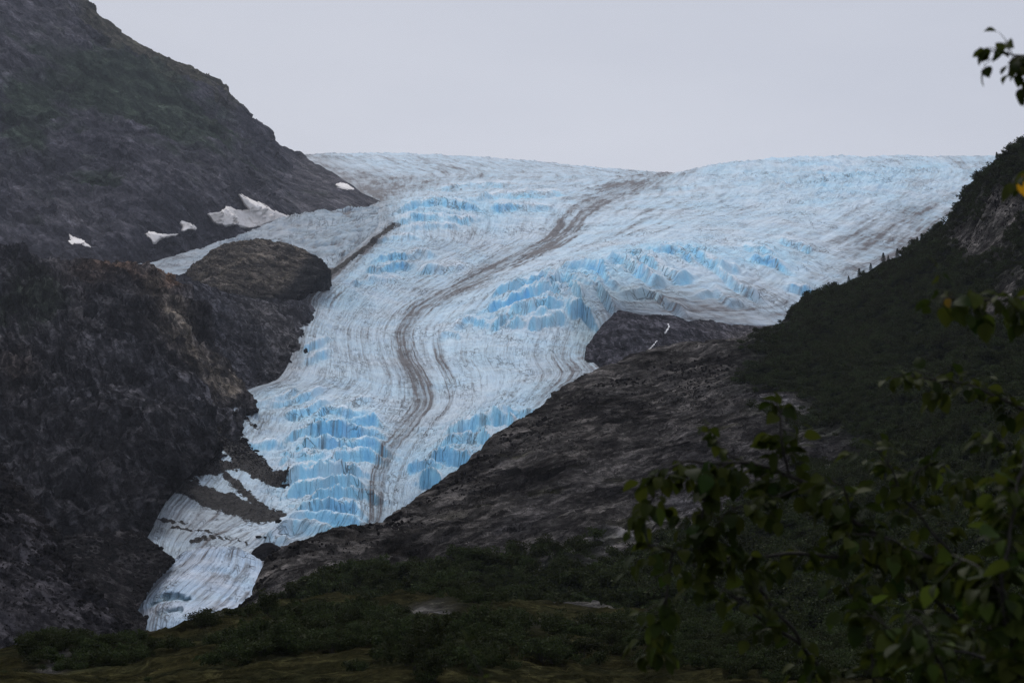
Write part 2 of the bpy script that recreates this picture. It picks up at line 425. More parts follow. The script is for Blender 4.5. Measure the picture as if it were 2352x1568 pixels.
# ledges of the ice falls: (points along the lip, height of the wall in m)
LA = lambda pts: [(459.4 + .35157 * x, 872.8 + .35157 * y) for x, y in pts]
LB = lambda pts: [(1010.6 + .35157 * x, 505.3 + .35157 * y) for x, y in pts]
LEDGES = [
 (LA([(740,225),(840,195),(950,215),(1000,245),(1150,240)]), 4.5), (LA([(690,330),(800,300),(870,290),(950,265),(1050,275),(1140,260),(1230,310)]), 5),
 (LA([(540,395),(640,345),(800,330),(960,325),(1050,340),(1130,325),(1290,360)]), 6.5), (LA([(600,450),(700,432),(850,420),(950,435),(1030,420),(1130,410),(1290,475)]), 6),
 (LA([(540,515),(680,495),(780,520),(900,510),(960,490),(1100,480),(1200,505)]), 6), (LA([(500,580),(600,585),(700,580),(830,555),(900,545)]), 3.5),
 (LA([(500,645),(640,640),(780,610),(980,600),(1080,605)]), 6), (LA([(540,725),(640,690),(760,710),(860,720),(950,690),(1090,685)]), 6.5),
 (LA([(680,810),(830,760),(900,740),(1000,730),(1100,735),(1200,755)]), 6), (LA([(600,865),(750,850),(850,815),(960,820),(1080,870)]), 6.5),
 (LA([(540,935),(680,905),(830,895),(900,910),(1000,900),(1100,915)]), 5), (LA([(440,1010),(600,955),(750,950),(900,965)]), 6), (LA([(330,1045),(450,1030),(600,1040)]), 3),
 (LA([(1880,290),(1950,260),(2050,215),(2200,180),(2360,150)]), 5), (LA([(1570,325),(1700,330),(1830,300),(1900,280),(1990,240),(2080,270)]), 6.5),
 (LA([(1560,410),(1700,375),(1800,365),(1940,390)]), 6), (LA([(1470,510),(1620,490),(1700,500),(1780,500)]), 6.5), (LA([(1430,650),(1500,630),(1610,690)]), 6), (LA([(1350,570),(1420,560),(1560,580)]), 4),
 (LA([(540,240),(640,225),(760,180),(860,130)]), 3.5), (LA([(960,140),(1050,125),(1130,125)]), 3), (LA([(330,150),(450,140),(560,110),(660,60)]), 3), (LA([(300,420),(400,430),(520,420)]), 3),
 (LB([(330,520),(430,465),(560,430),(650,410),(720,375)]), 7), (LB([(270,600),(400,560),(520,545),(640,490),(720,480),(800,505)]), 8), (LB([(310,700),(450,640),(560,620),(660,590),(790,570)]), 8),
 (LB([(680,475),(760,440),(800,360)]), 9), (LB([(820,580),(930,560),(990,620),(1090,670)]), 12), (LB([(760,335),(900,310),(1000,310),(1060,340),(1100,420),(1220,470)]), 9),
 (LB([(1060,295),(1200,280),(1300,350),(1400,400),(1520,370)]), 9), (LB([(1320,265),(1420,310),(1550,380),(1670,350)]), 8), (LB([(1400,215),(1550,200),(1670,275)]), 6), (LB([(1570,160),(1700,230),(1850,300),(1970,325)]), 8),
 (LB([(1790,275),(1900,380),(2000,450),(2120,505)]), 8), (LB([(2020,235),(2150,250),(2320,325)]), 8), (LB([(1180,480),(1400,460),(1480,530),(1620,595)]), 7), (LB([(80,695),(200,640),(310,695)]), 5),
 (LB([(850,420),(880,480),(930,540)]), 8), (LB([(1020,400),(1060,470),(1140,560),(1190,590)]), 9), (LB([(2210,110),(2330,140),(2450,190)]), 7), (LB([(1960,170),(2100,200),(2200,240)]), 6), (LB([(560,700),(700,670),(830,640)]), 6),
 (LB([(1650,480),(1800,450),(1900,520),(2000,540)]), 6), (LB([(2250,400),(2400,440),(2500,500)]), 7),
 ([(905,487),(960,468),(1010,460),(1060,468),(1110,480)], 7), ([(900,505),(960,498),(1040,505),(1100,500)], 6), ([(1130,478),(1200,470),(1280,474)], 6), ([(1080,455),(1150,447),(1240,444),(1310,438)], 6), ([(930,520),(1000,515),(1060,520)], 4),
 ([(860,600),(900,590),(960,580),(1010,585)], 6), ([(840,620),(900,608),(950,605)], 6), ([(960,618),(1020,612),(1080,608)], 5), ([(800,650),(860,640),(920,640)], 4), ([(1000,435),(1080,425),(1180,420)], 5), ([(830,560),(900,545),(960,545)], 3),
 ([(690,800),(720,790),(760,770)], 5), ([(690,830),(730,815),(760,800)], 4), ([(1000,775),(1030,765),(1060,775)], 3), ([(1170,750),(1240,735),(1300,740)], 5), ([(600,930),(680,915),(760,885)], 4),
]
Hl = np.zeros((NR, NC)); wall = np.zeros((NR, NC)); lip = np.zeros((NR, NC))
ju = 8 * fbm(X / 24, Y / 30, 3.7, 3, .45); jv = 7 * fbm(X / 20, Y / 30, 8.7, 4, .45)
for pts, hgt in LEDGES:
    pts = np.array(pts); dm = np.interp(pts[len(pts) // 2, 1], [360, 450, 540, 640, 720, 820, 920, 1035, 1115, 1250], [3200, 2800, 2280, 1900, 1650, 1500, 1310, 1140, 1060, 910])
    hp = hgt * FPX / dm                                   # how far the lip is lifted
    base = pts + np.array([0, 0.62 * hp])
    r = (gU > base[:, 0].min() - 45) & (gU < base[:, 0].max() + 45) & (gV > base[:, 1].min() - 75) & (gV < base[:, 1].max() + 40)
    idx = np.nonzero(r)
    if len(idx[0]) == 0: continue
    u = gU[idx] + ju[idx]; v = gV[idx] + jv[idx]
    best = np.full(u.shape, 1e9); sg = np.zeros(u.shape); par = np.zeros(u.shape)
    for i in range(len(base) - 1):
        p0, p1 = base[i], base[i + 1]; ab = p1 - p0
        t = np.clip(((u - p0[0]) * ab[0] + (v - p0[1]) * ab[1]) / (ab @ ab), 0, 1)
        ex, ey = u - p0[0] - t * ab[0], v - p0[1] - t * ab[1]
        dd = np.hypot(ex, ey); m = dd < best
        best = np.where(m, dd, best); sg = np.where(m, np.sign(ab[0] * ey - ab[1] * ex), sg); par = np.where(m, (i + t) / (len(base) - 1), par)
    q = best * sg
    taper = sstep(0, .16, par) * sstep(1, .84, par)
    kk = np.clip(0.80 + 0.85 * fbm(X[idx] / 20, Y[idx] / 34, hgt * 3.1, 3, .5), .15, 1.4) * (0.25 + 0.75 * taper)
    prof = np.where(q > 0, sstep(4.5, 0, q), np.exp(q / 16.0)) - 0.28 * np.exp(-((q - 7) / 4.0) ** 2)
    Hl[idx] += hgt * kk * prof
    wall[idx] = np.maximum(wall[idx], sstep(-1.2, 1.0, q) * sstep(9, 4.5, q) * np.clip(kk, 0, 1) * min(1, hgt / 6))
    lip[idx] = np.maximum(lip[idx], np.exp(-((q + 3.0) / 3.2) ** 2) * np.clip(kk, 0, 1))
ph3 = (X * 0.75 + Y * 0.35) / 24.0 + 1.6 * wx + 0.7 * fbm(X / 20, Y / 20, 8.1, 3)
st3 = steps_profile(ph3, 0.4)
ph1 = AL / 26.0 + 1.3 * wx + 0.8 * fbm(X / 18, Y / 22, 3.3, 3)
st1 = steps_profile(ph1)
bump1 = ridged(X / 26 + 0.6 * wx, Y / 38 + 0.6 * wy, 2.0, 5, .55)
bump2 = fbm(X / 9, Y / 14, 4.0, 5, .6)
bump0 = ridged(X / 13 + .4 * wx, Y / 20, 6.6, 4, .6)
fol = fbm(C * 110 + 0.8 * wx, AL / 70.0, 0.5, 4, .6)                # foliation ridges along the flow
H = Hl + (2.2 * z4 + 2.5 * z5 + 2.0 * z8 + 1.5 * z1 + 1.5 * z2) * st1
H = H + (3.0 * z3 + 4.0 * z7) * st3 + 6.0 * z3 * bump1 + 3.0 * z3 * bump0
H = H + 10.0 * z6 * (0.6 * bump1 + 0.35 * st3 + .5 * bump0)
H = H + 2.0 * (z1 + z2 + z3 + z4 + z5 + z6 + z7) * bump2 + 1.8 * (z1 + z2) * bump0 + 3.0 * (z3 + z6 + .6 * z2) * facet(X / 16 + .4 * wx, Y / 22, 1.3 * wy) + 1.4 * (z1 + z2 + z3 + z4) * facet(X / 7, Y / 10 + .4 * wx, wy)
scale_d = gD / 1500
H = H + scale_d * (0.9 * fol + 1.0 * bump2 + 1.4 * fbm(X / 45, Y / 45, 2.2, 3) + 0.7 * bump0)
sgn = sstep(0, .03, C) * sstep(1, .97, C)
H = H * (0.3 + 0.7 * sgn)
Gd = G.copy(); Gd[..., 2] += H
dHs = np.gradient(H, axis=0) / (np.gradient(AL, axis=0) + 1e-6)         # walls face down-valley
riser = sstep(0.10, 0.75, dHs)
# colour of the ice itself: clean, blue dense ice on fresh walls, greyed by fine grit
white = c3(0.585, 0.69, 0.785); blue = c3(0.34, 0.70, 0.93); deep = c3(0.10, 0.46, 0.88); teal = c3(0.30, 0.46, 0.52); grey = c3(0.36, 0.36, 0.38); snow = c3(0.80, 0.87, 0.95)
patchn = fbm(X / 70, Y / 110, 6.1, 5, .6)
zone = np.clip(z1 + z2 + z3 + z4 + z5 + z6 * 0.8 + z7 + 0.6 * z8, 0, 1)
bl = np.clip(0.75 * riser * (0.25 + zone) + 0.75 * wall * (.75 + 1.1 * patchn + .6 * bump2) + 0.55 * zone * (0.45 + 1.1 * patchn) + 0.12 + 0.4 * patchn, 0, 1)
tint = lerp(np.broadcast_to(white, G.shape), blue, bl)
tint = lerp(tint, white, np.clip(.9 * wall * (.15 + 1.3 * fbm(X / 7, Y / 60, 2.9, 4, .6)), 0, .8))
tint = lerp(tint, deep, np.clip(wall * riser * (0.15 + 1.6 * patchn + .5 * bump2), 0, .85))
tint = lerp(tint, snow, 0.75 * lip * (1 - riser))
# grit: medial moraine, margins, streaks
mor_w = np.interp(ts, np.interp([0, 1200-1185, 400, 900], [0, 15, 400, 900], [0, 15, 400, 900]), [.03] * 4)[:, None]
md, mp = polydist(gU, gV, [(1540,402),(1480,420),(1400,450),(1335,490),(1290,541),(1200,587),(1100,638),(1008,684),(950,724),(922,775),(935,825),(962,872),(972,920),(935,978),(892,1035),(866,1115),(860,1205)])
mor_w = np.interp(mp, [0, .1, .25, .5, .7, .85, 1], [10, 18, 17, 15, 22, 22, 18])
side = np.where(C > 0.5, 1, 0)
fol2 = fbm(C * 62 + .3 * wx, AL / 420.0, 4.5, 5, .7)                   # long dirt lines drawn out by the flow
moraine = np.exp(-(md / (mor_w * 1.5)) ** 2) * (0.86 + 0.45 * fol2) + 0.55 * np.exp(-(md / (mor_w * 5.0)) ** 2) * sstep(-.1, .3, fol2) * (0.6 + 0.4 * side)
edgeL = np.exp(-(C / 0.06) ** 2); edgeR = np.exp(-((1 - C) / 0.10) ** 2)
dirt = 0.21 + 0.60 * np.clip(moraine, 0, 1) + 0.42 * edgeL * (.7 + .8 * patchn) + 0.22 * edgeR + .34 * sstep(-.02, .4, fol2) * (1 - .75 * zone) + .16 * sstep(-.05, .4, fbm(X / 160, Y / 260, 3.1, 4, .6))
dirt += 0.28 * sstep(0.0, 0.5, fol) * (1 - zone) - 0.20 * zone - .1 * wall - .15 * lip + .9 * wall * sstep(.15, .5, fbm(X / 5, Y / 90, 6.3, 4, .6))
dirt += 0.27 * blob(gU, gV, 1580, 705, 210, 50, 8) * (.8 + patchn) + 0.34 * blob(gU, gV, 2010, 560, 190, 80, -35) * (.8 + patchn) + .3 * blob(gU, gV, 740, 670, 90, 45, -30) + .25 * blob(gU, gV, 1300, 850, 90, 50) + 0.28 * blob(gU, gV, 1560, 445, 40, 45) * sstep(0, .3, fol)
dirt += 0.45 * blob(gU, gV, 870, 440, 140, 22, -8) + 0.22 * blob(gU, gV, 1050, 395, 330, 40) + .25 * blob(gU, gV, 520, 1250, 110, 25) + .22 * blob(gU, gV, 450, 1195, 130, 60) * (.8 + patchn) + .35 * blob(gU, gV, 600, 985, 60, 50)
stripe, _ = polydist(gU, gV, [(905, 520), (850, 566), (800, 600), (755, 632), (690, 668), (620, 690)])
dirt += 0.45 * np.exp(-(stripe / 12) ** 2); lat_mor = sstep(7.5, 3.5, stripe)
# rockfall debris spread over the lower left margin
ru = gU + 16 * fbm(X / 14, Y / 30, 1.1, 5, .65); rv = gV + 16 * fbm(X / 14, Y / 30, 5.1, 5, .65)
DP = [(250,930),(530,930),(550,1010),(605,1070),(666,1114),(640,1126),(600,1112),(560,1085),(530,1085),(487,1089),(430,1100),(453,1119),(491,1127),(540,1140),(600,1165),(658,1194),(640,1208),(589,1203),(529,1187),(453,1153),(389,1127),(359,1180),(328,1210),(300,1230),(250,1230)]
def inside(u, v, poly):
    poly = np.asarray(poly, float); r = np.zeros(np.shape(u), bool); j = len(poly) - 1
    for i in range(len(poly)):
        xi, yi = poly[i]; xj, yj = poly[j]
        with np.errstate(all='ignore'):
            c = ((yi > v) != (yj > v)) & (u < (xj - xi) * (v - yi) / (yj - yi) + xi)
        r ^= c; j = i
    return r
dd, _ = polydist(ru, rv, DP + DP[:1]); dd = np.where(inside(ru, rv, DP), dd, -dd)
deb = sstep(-7, 6, dd + 5 * fbm((gU * .62 + gV * .78) / 50, (gU * -.78 + gV * .62) / 7, 7.7, 5, .65))
deb = deb * sstep(1.25, .75, 1.6 * blob(gU, gV, 295, 1165, 26, 24) * (1 + 1.2 * fbm(gU / 9, gV / 30, 1.0, 3)) + 1.2 * blob(gU, gV, 500, 1040, 30, 9, 38) + .8)
streak = fbm((gU * .62 + gV * .78) / 60, (gU * -.78 + gV * .62) / 9, 1.7, 5, .62)      # drawn out down the slope
for ln, w in (([(540, 985), (560, 1030), (600, 1072), (662, 1116)], 15), ([(470, 1030), (520, 1095), (580, 1150), (652, 1194)], 20), ([(575, 1150), (610, 1178), (652, 1196)], 17), ([(395, 1100), (455, 1150), (540, 1190)], 11),
              ([(440, 1248), (480, 1236), (520, 1238), (565, 1254)], 9), ([(395, 1212), (470, 1222), (545, 1238)], 6), ([(350, 1195), (430, 1203)], 6), ([(552, 950), (590, 990)], 13), ([(545, 1025), (590, 1048), (625, 1088)], 8), ([(420, 1070), (480, 1150), (520, 1175)], 12)):
    dd, pp = polydist(gU + 7 * fbm(X / 7, Y / 12, 1.1, 4, .6), gV + 7 * fbm(X / 7, Y / 12, 5.1, 4, .6), ln)
    deb = np.maximum(deb, sstep(.0, .7, np.exp(-(dd / w) ** 2) * (1.0 - .25 * pp) + .55 * streak - .42))
deb = np.maximum(deb, .8 * lat_mor)
Gd[..., 2] += deb * (0.8 + 1.5 * bump2)
tint = lerp(tint, grey, 0.5 * edgeL + 0.75 * blob(gU, gV, 460, 1200, 150, 80) * (.7 + patchn) + 0.5 * blob(gU, gV, 1600, 720, 200, 40, 8))
tint = lerp(tint, teal, 0.6 * blob(gU, gV, 1345, 770, 40, 50) + 0.5 * blob(gU, gV, 1450, 690, 110, 25))
tint = tint * np.clip(1 + 0.10 * bump2 + 0.08 * fol, .7, 1.2)[..., None]
A = np.ones((NR, NC, 4)); A[..., :3] = np.clip(tint, 0, 1)
Gd[0, :, 2] -= 25
def with_skirt(F, fill=None):
    l1, l2, r1, r2 = (F[:, :1].copy(), F[:, :1].copy(), F[:, -1:].copy(), F[:, -1:].copy())
    if fill:
        l1 += (-6, 0, -18); l2 += (-14, 10, -110); r1 += (6, 4, -18); r2 += (14, 30, -110)
    return np.concatenate([l2, l1, F, r1, r2], 1)
me = mesh_from('glacier', with_skirt(Gd, True), grid_quads(NR, NC + 4), {'tint': with_skirt(A).reshape(-1, 4), 'flow': with_skirt(np.stack([C, AL / 1000, 0 * C], -1)).reshape(-1, 3), 'dirt': with_skirt(np.clip(dirt, -.3, 1.4)).ravel(), 'rubble': with_skirt(deb).ravel()})
o = obj('glacier', me, M_ICE, kind='structure'); TERR['glacier'] = dict(G=Gd, U=gU, V=gV, obj=o)

# ------------------------------------------------------------------ rock landforms
def rot3(G, yaw, dip):
    """coordinates along / across the bedding"""
    c, sn = math.cos(yaw), math.sin(yaw); x = G[..., 0] * c + G[..., 1] * sn; y = -G[..., 0] * sn + G[..., 1] * c
    c, sn = math.cos(dip), math.sin(dip); z = G[..., 2]
    return x * c + z * sn, y, -x * sn + z * c
def rock_disp(s, amp, seed, bed=(0.3, 0.6), thin=5.0, det=6, rib=0.3, gully=0.35, crest=1.0, fac=.2, mask=None):
    def f(G, N, U, V, D):
        x, y, z = G[..., 0] / s, G[..., 1] / s, G[..., 2] / s
        w = fbm(x * .8, y * .8, z * .8 + seed, 3)
        h = 0.5 * (ridged(x + .8 * w, y + .8 * w + seed, z * gully, max(det - 3, 3), .45) - .35) + 0.7 * fbm(x * 0.35 + seed, y * .35, z * .35, 3)
        a, b, c = rot3(G, *bed); a, b, c = a / s + .25 * w, b / s + .25 * w, c / s + .25 * w
        q = facet(a * 2.2 + seed, b * 2.2, c * 3.6) + .5 * facet(a * 5.5, b * 5.5 + seed, c * 10) + .25 * facet(a * 13 + 3, b * 13, c * 24 + seed)
        f = fbm(x * 9, y * 9, z * 9, 3, .6)
        k = np.ones(G.shape[0]); k[D.shape[0] - 25:D.shape[0]] = np.linspace(1, crest, 25); k[D.shape[0]:] = crest
        return amp * (h + fac * q + .05 * f) * k[:, None] * (1 if mask is None else mask(U, V)), None
    return f

# left mountain
def mount_tint(G, U, V, off):
    n1 = fbm(G[..., 0] / 160, G[..., 1] / 160, G[..., 2] / 160, 4); n2 = fbm(G[..., 0] / 45, G[..., 1] / 45, G[..., 2] / 45, 4)
    aa, bb, cc_ = rot3(G, .2, -.7); n3 = fbm(aa / 120, bb / 120, cc_ / 14, 4, .6)
    rock = lerp(np.broadcast_to(c3(0.0534, 0.0537, 0.0675), G.shape), c3(0.1188, 0.1162, 0.1391), .5 + .9 * n1 + .8 * n3)  # rock greys made lighter and bluer: distance haze painted into the tint
    pale = blob(U, V, 560, 430, 190, 80, 25) + blob(U, V, 190, 480, 90, 60) + blob(U, V, 130, 90, 90, 60, 40)
    rock = lerp(rock, c3(0.15, 0.145, 0.155), .8 * sstep(640, 720, U) * (.6 + n2))  # far spur paled further, its haze painted in
    rock = lerp(rock, c3(0.1515, 0.1475, 0.1674), pale * (0.5 + n2))
    gm = blob(U, V, 400, 265, 200, 70, 28) + 0.8 * blob(U, V, 220, 200, 160, 90) + 0.8 * blob(U, V, 60, 300, 70, 160) + .8 * blob(U, V, 210, 425, 70, 30)
    green = lerp(rock, c3(0.0461, 0.0675, 0.0459), .85 * sstep(0.25, 0.85, gm + 0.9 * n2 + 0.3 * n1))
    ym = blob(U, V, 250, 70, 180, 45, 38) + blob(U, V, 420, 170, 160, 30, 33)
    return lerp(green, c3(0.0970, 0.0925, 0.0648), .8 * sstep(0.3, 0.9, ym + 0.8 * n2)) 
relief('mountain',
  [(-120,-190),(60,-90),(165,-8),(212,22),(222,42),(245,62),(300,93),(318,108),(372,134),(408,152),(450,174),(492,196),(512,210),(518,222),(556,248),(572,262),(608,290),(624,305),(628,322),(650,338),(690,352),(722,376),(760,394),(800,420),(830,443),(858,456),(884,467),(905,474)],
  [(-120,760),(100,720),(330,690),(600,640),(800,600),(960,560)],
  [(0,0,2700),(-100,-150,2800),(170,0,2900),(372,134,2950),(512,210,2950),(624,305,2900),(690,352,2950),(860,456,2750),(900,500,2500),
   (0,300,2400),(200,300,2450),(400,300,2550),(560,350,2600),(0,500,2150),(200,500,2200),(400,480,2250),(330,540,2150),(480,520,2280),(560,500,2400),(650,490,2500),(750,470,2550),(800,480,2550),(830,470,2650),
   (0,600,1950),(200,600,1950),(330,610,2080),(400,600,2170),(480,570,2260),(600,560,2400),(700,560,2520),(560,530,2380),(0,740,1700),(400,700,1800)],
  430, 420, M_MOUNT, rock_disp(120, 40, 1.7, (0.2, -0.7), 5, 7, .25, .4, .45, mask=lambda U, V: .25 + .75 * sstep(740, 560, U)), mount_tint, back=(500, 250))

# dirty side lobe of ice behind the knob
def lobe():
    top = [(318,606),(360,600),(420,580),(540,549),(600,524),(660,499),(720,486),(800,480),(860,476),(935,470)]
    bot = [(318,640),(430,660),(520,650),(600,660),(700,670),(780,650),(850,580),(905,530),(936,505)]
    T = resample(top, 330); B = resample(bot, 330); f = tps([(330,605,1960),(430,600,1990),(540,550,2120),(660,500,2260),(850,476,2400),(930,470,2440),(430,650,1880),(600,640,1930),(750,640,1880),(900,530,2160),(600,580,2060),(760,560,2120)])
    t = np.linspace(0, 1, 150)[:, None]
    U = B[None, :, 0] * (1 - t) + T[None, :, 0] * t; V = B[None, :, 1] * (1 - t) + T[None, :, 1] * t
    G = P(U, V, f(U, V)); e = [G[-1] + np.array([0, 12 * k, -3 * k * k]) for k in range(1, 6)]
    G = np.concatenate([G, np.stack(e)], 0); U, V = UV(G); X, Y = G[..., 0], G[..., 1]
    w = fbm(X / 50, Y / 50, 2.2, 3)
    h = 7 * (ridged(X / 40 + w, Y / 55 + w, 1.0, 5, .55) - .4) * sstep(400, 600, U) + 2.0 * fbm(X / 12, Y / 14, 0.2, 4, .6)
    G = G.copy(); G[..., 2] += h
    nn = fbm(X / 35, Y / 35, 8.8, 4); bl = 0.25 + 0.5 * nn + 0.25 * sstep(600, 800, U)
    tint = lerp(np.broadcast_to(c3(0.40, 0.43, 0.47), G.shape), c3(0.30, 0.46, 0.58), bl)
    st, _ = polydist(U, V, [(903, 522), (850, 566), (800, 600), (755, 632)])
    dirt = 0.46 + 0.8 * nn + .55 * (.45 - ridged(X / 40 + w, Y / 55 + w, 1.0, 4)) + .35 * sstep(.1, .45, fbm(X / 8, Y / 60, 5.5, 4, .6)) + 0.4 * np.exp(-(st / 10) ** 2); rubb = .8 * sstep(7.5, 3.5, st)
    A = np.ones(G.shape[:2] + (4,)); A[..., :3] = tint
    S = np.broadcast_to(np.linspace(0, .4, 330), G.shape[:2]); L = np.broadcast_to(np.linspace(0, 1, G.shape[0])[:, None], G.shape[:2])
    me = mesh_from('side_glacier', G, grid_quads(*G.shape[:2]), {'tint': A.reshape(-1, 4), 'flow': np.stack([L * .4, S, 0 * S], -1).reshape(-1, 3), 'dirt': dirt.ravel(), 'rubble': rubb.ravel()})
    TERR['side_glacier'] = dict(G=G, U=U, V=V, obj=obj('side_glacier', me, M_ICE, kind='structure'))
lobe()

# brown rounded knob
def knob_tint(G, U, V, off):
    n = fbm(G[..., 0] / 25, G[..., 1] / 25, G[..., 2] / 25, 4)
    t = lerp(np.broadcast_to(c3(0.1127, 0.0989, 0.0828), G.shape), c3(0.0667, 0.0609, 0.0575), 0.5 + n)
    return lerp(t, c3(0.0276, 0.0276, 0.0285), sstep(-10, 30, (U - 690) + (V - 610) * 0.8) + blob(U, V, 560, 690, 160, 22))  # dark ground at the foot; right flank's shading painted into the colour
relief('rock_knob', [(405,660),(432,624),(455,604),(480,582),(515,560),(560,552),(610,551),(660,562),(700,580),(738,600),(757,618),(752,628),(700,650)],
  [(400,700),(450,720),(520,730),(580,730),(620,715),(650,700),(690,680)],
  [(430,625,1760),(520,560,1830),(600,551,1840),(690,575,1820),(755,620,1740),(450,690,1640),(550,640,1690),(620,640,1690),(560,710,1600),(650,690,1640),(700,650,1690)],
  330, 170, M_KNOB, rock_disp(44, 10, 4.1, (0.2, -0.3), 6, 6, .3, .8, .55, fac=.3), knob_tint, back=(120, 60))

# buttress behind the cliff, against the ice
def butt_tint(G, U, V, off):
    n = fbm(G[..., 0] / 30, G[..., 1] / 30, G[..., 2] / 30, 4)
    t = lerp(np.broadcast_to(c3(0.0718, 0.0716, 0.0832), G.shape), c3(0.0385, 0.0405, 0.0505), 0.5 + n)
    t = lerp(t, c3(0.1257, 0.1188, 0.1188), 0.9 * blob(U, V, 655, 820, 45, 70) * (.6 + n) + 0.4 * blob(U, V, 600, 720, 60, 40))
    return lerp(t, c3(0.1411, 0.1391, 0.1633), 0.6 * blob(U, V, 450, 665, 50, 14, 40))
relief('rock_buttress', [(330,640),(400,640),(450,655),(520,676),(600,688),(660,692),(700,690),(722,712),(716,738),(692,752),(698,775),(712,800),(702,818),(682,824),(684,850),(690,868),(672,890)],
  [(330,900),(400,950),(450,980),(500,990),(540,970),(560,955),(580,945),(600,925),(640,915),(665,905)],
  [(400,640,1520),(520,676,1600),(660,692,1640),(720,712,1650),(700,770,1530),(710,800,1480),(685,850,1400),(580,912,1290),(450,760,1400),(550,780,1430),(640,800,1440),(620,880,1340),(450,900,1250),(350,850,1230)],
  360, 300, M_CLIFF, rock_disp(50, 14, 7.7, (0.2, -1.1), 5, 6, .25, .35, .6), butt_tint, back=(120, 60))

# dark front cliff
def cliff_tint(G, U, V, off):
    n = fbm(G[..., 0] / 30, G[..., 1] / 30, G[..., 2] / 30, 4); n2 = fbm(G[..., 0] / 9, G[..., 1] / 9, G[..., 2] / 40, 4)
    t = lerp(np.broadcast_to(c3(0.0782, 0.0754, 0.0828), G.shape), c3(0.0328, 0.0338, 0.0407), 0.5 + n)
    t = lerp(t, c3(0.17, 0.105, 0.068), 1.0 * (blob(U, V, 375, 650, 60, 45, 20) + 0.7 * blob(U, V, 270, 630, 90, 25)) * (0.7 + n))
    rd, _ = polydist(U, V, [(340, 690), (400, 760), (476, 835), (542, 883)])
    t = lerp(t, c3(0.17, 0.145, 0.118), np.exp(-(rd / 26) ** 2) * (0.7 + n2))
    t = lerp(t, c3(0.0782, 0.0650, 0.0590), blob(U, V, 40, 850, 50, 60) * .8)
    t = lerp(t, c3(0.0328, 0.0416, 0.0309), sstep(.2, .7, blob(U, V, 60, 690, 90, 60) + .6 * n2) * .8)
    n4 = fbm(G[..., 0] / 5, G[..., 1] / 12, G[..., 2] / 70, 4, .6); n5 = fbm(G[..., 0] / 70, G[..., 1] / 70, G[..., 2] / 50, 3)
    t = t * np.clip(1 + 1.4 * n4 * sstep(700, 850, V) + 1.1 * n5, .35, 2.6)[..., None]
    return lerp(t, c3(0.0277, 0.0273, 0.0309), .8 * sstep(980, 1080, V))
relief('cliff', [(-80,560),(0,574),(45,580),(105,597),(160,606),(235,606),(300,609),(360,618),(400,640),(425,668),(440,705),(470,760),(500,806),(530,848),(556,880),(576,915),(578,944),(545,950),(548,985),(556,1010),(575,1030)],
  [(-80,1400),(0,1390),(80,1380),(160,1360),(230,1345),(290,1310),(330,1250),(370,1165),(420,1110),(480,1070),(540,1050),(575,1040)],
  [(-80,560,1300),(0,575,1320),(110,598,1350),(300,609,1450),(400,640,1440),(470,760,1290),(542,870,1230),(575,930,1195),(550,1010,1130),
   (0,700,1150),(130,700,1160),(210,680,1200),(256,725,1180),(310,775,1150),(350,850,1110),(400,930,1090),(470,960,1110),(350,700,1300),(420,800,1220),
   (0,850,1050),(150,850,1070),(250,900,1060),(0,1000,950),(150,1000,980),(300,1000,1010),(400,1030,1030),(0,1200,820),(150,1180,860),(280,1150,920),(360,1110,960),(0,1390,760),(290,1300,840),(500,1050,1080)],
  460, 520, M_CLIFF, rock_disp(75, 30, 2.9, (0.2, -1.05), 6, 7, .2, .35, .4), cliff_tint, back=(150, 70))

# moraine mound at the foot of the cliff and the near left slope
def mound_tint(G, U, V, off):
    n = fbm(G[..., 0] / 12, G[..., 1] / 12, G[..., 2] / 12, 4)
    return lerp(np.broadcast_to(c3(0.0429, 0.0403, 0.0421), G.shape), c3(0.0202, 0.0195, 0.0218), 0.5 + n)
relief('moraine_mound', [(60,1262),(125,1245),(180,1226),(245,1218),(315,1220),(345,1238),(372,1262),(400,1284),(380,1296),(345,1308),(318,1318),(316,1340),(336,1358),(318,1372),(292,1388),(300,1402),(340,1420)],
  [(60,1500),(160,1510),(240,1500),(290,1490),(330,1470)],
  [(60,1262,760),(245,1218,800),(400,1284,770),(320,1330,740),(335,1358,715),(300,1395,690),(150,1400,660),(250,1400,670),(300,1480,640),(60,1500,600)],
  240, 170, M_CLIFF, rock_disp(26, 3, 6.1, (0.2, -.4), 5, 6, .3, .8, .4), mound_tint, back=(60, 45))
def near_tint(G, U, V, off):
    n = fbm(G[..., 0] / 9, G[..., 1] / 9, G[..., 2] / 20, 4)
    return lerp(np.broadcast_to(c3(0.0641, 0.0607, 0.0683), G.shape), c3(0.0231, 0.0230, 0.0283), 0.45 + 1.2 * n)
relief('gully_slope', [(-90,980),(0,1065),(30,1110),(70,1150),(110,1205),(140,1262),(175,1300),(205,1345),(240,1385),(262,1420),(282,1462),(300,1500)],
  [(-90,1640),(0,1640),(100,1640),(200,1640),(300,1640)],
  [(-90,980,700),(0,1065,660),(110,1205,600),(205,1345,560),(282,1462,520),(0,1300,520),(100,1350,520),(0,1500,430),(200,1500,450),(0,1640,380),(300,1640,400)],
  220, 240, M_CLIFF, rock_disp(26, 6, 3.3, (0.2, -.9), 5, 6, .35, .5, .4), near_tint, back=(60, 60))

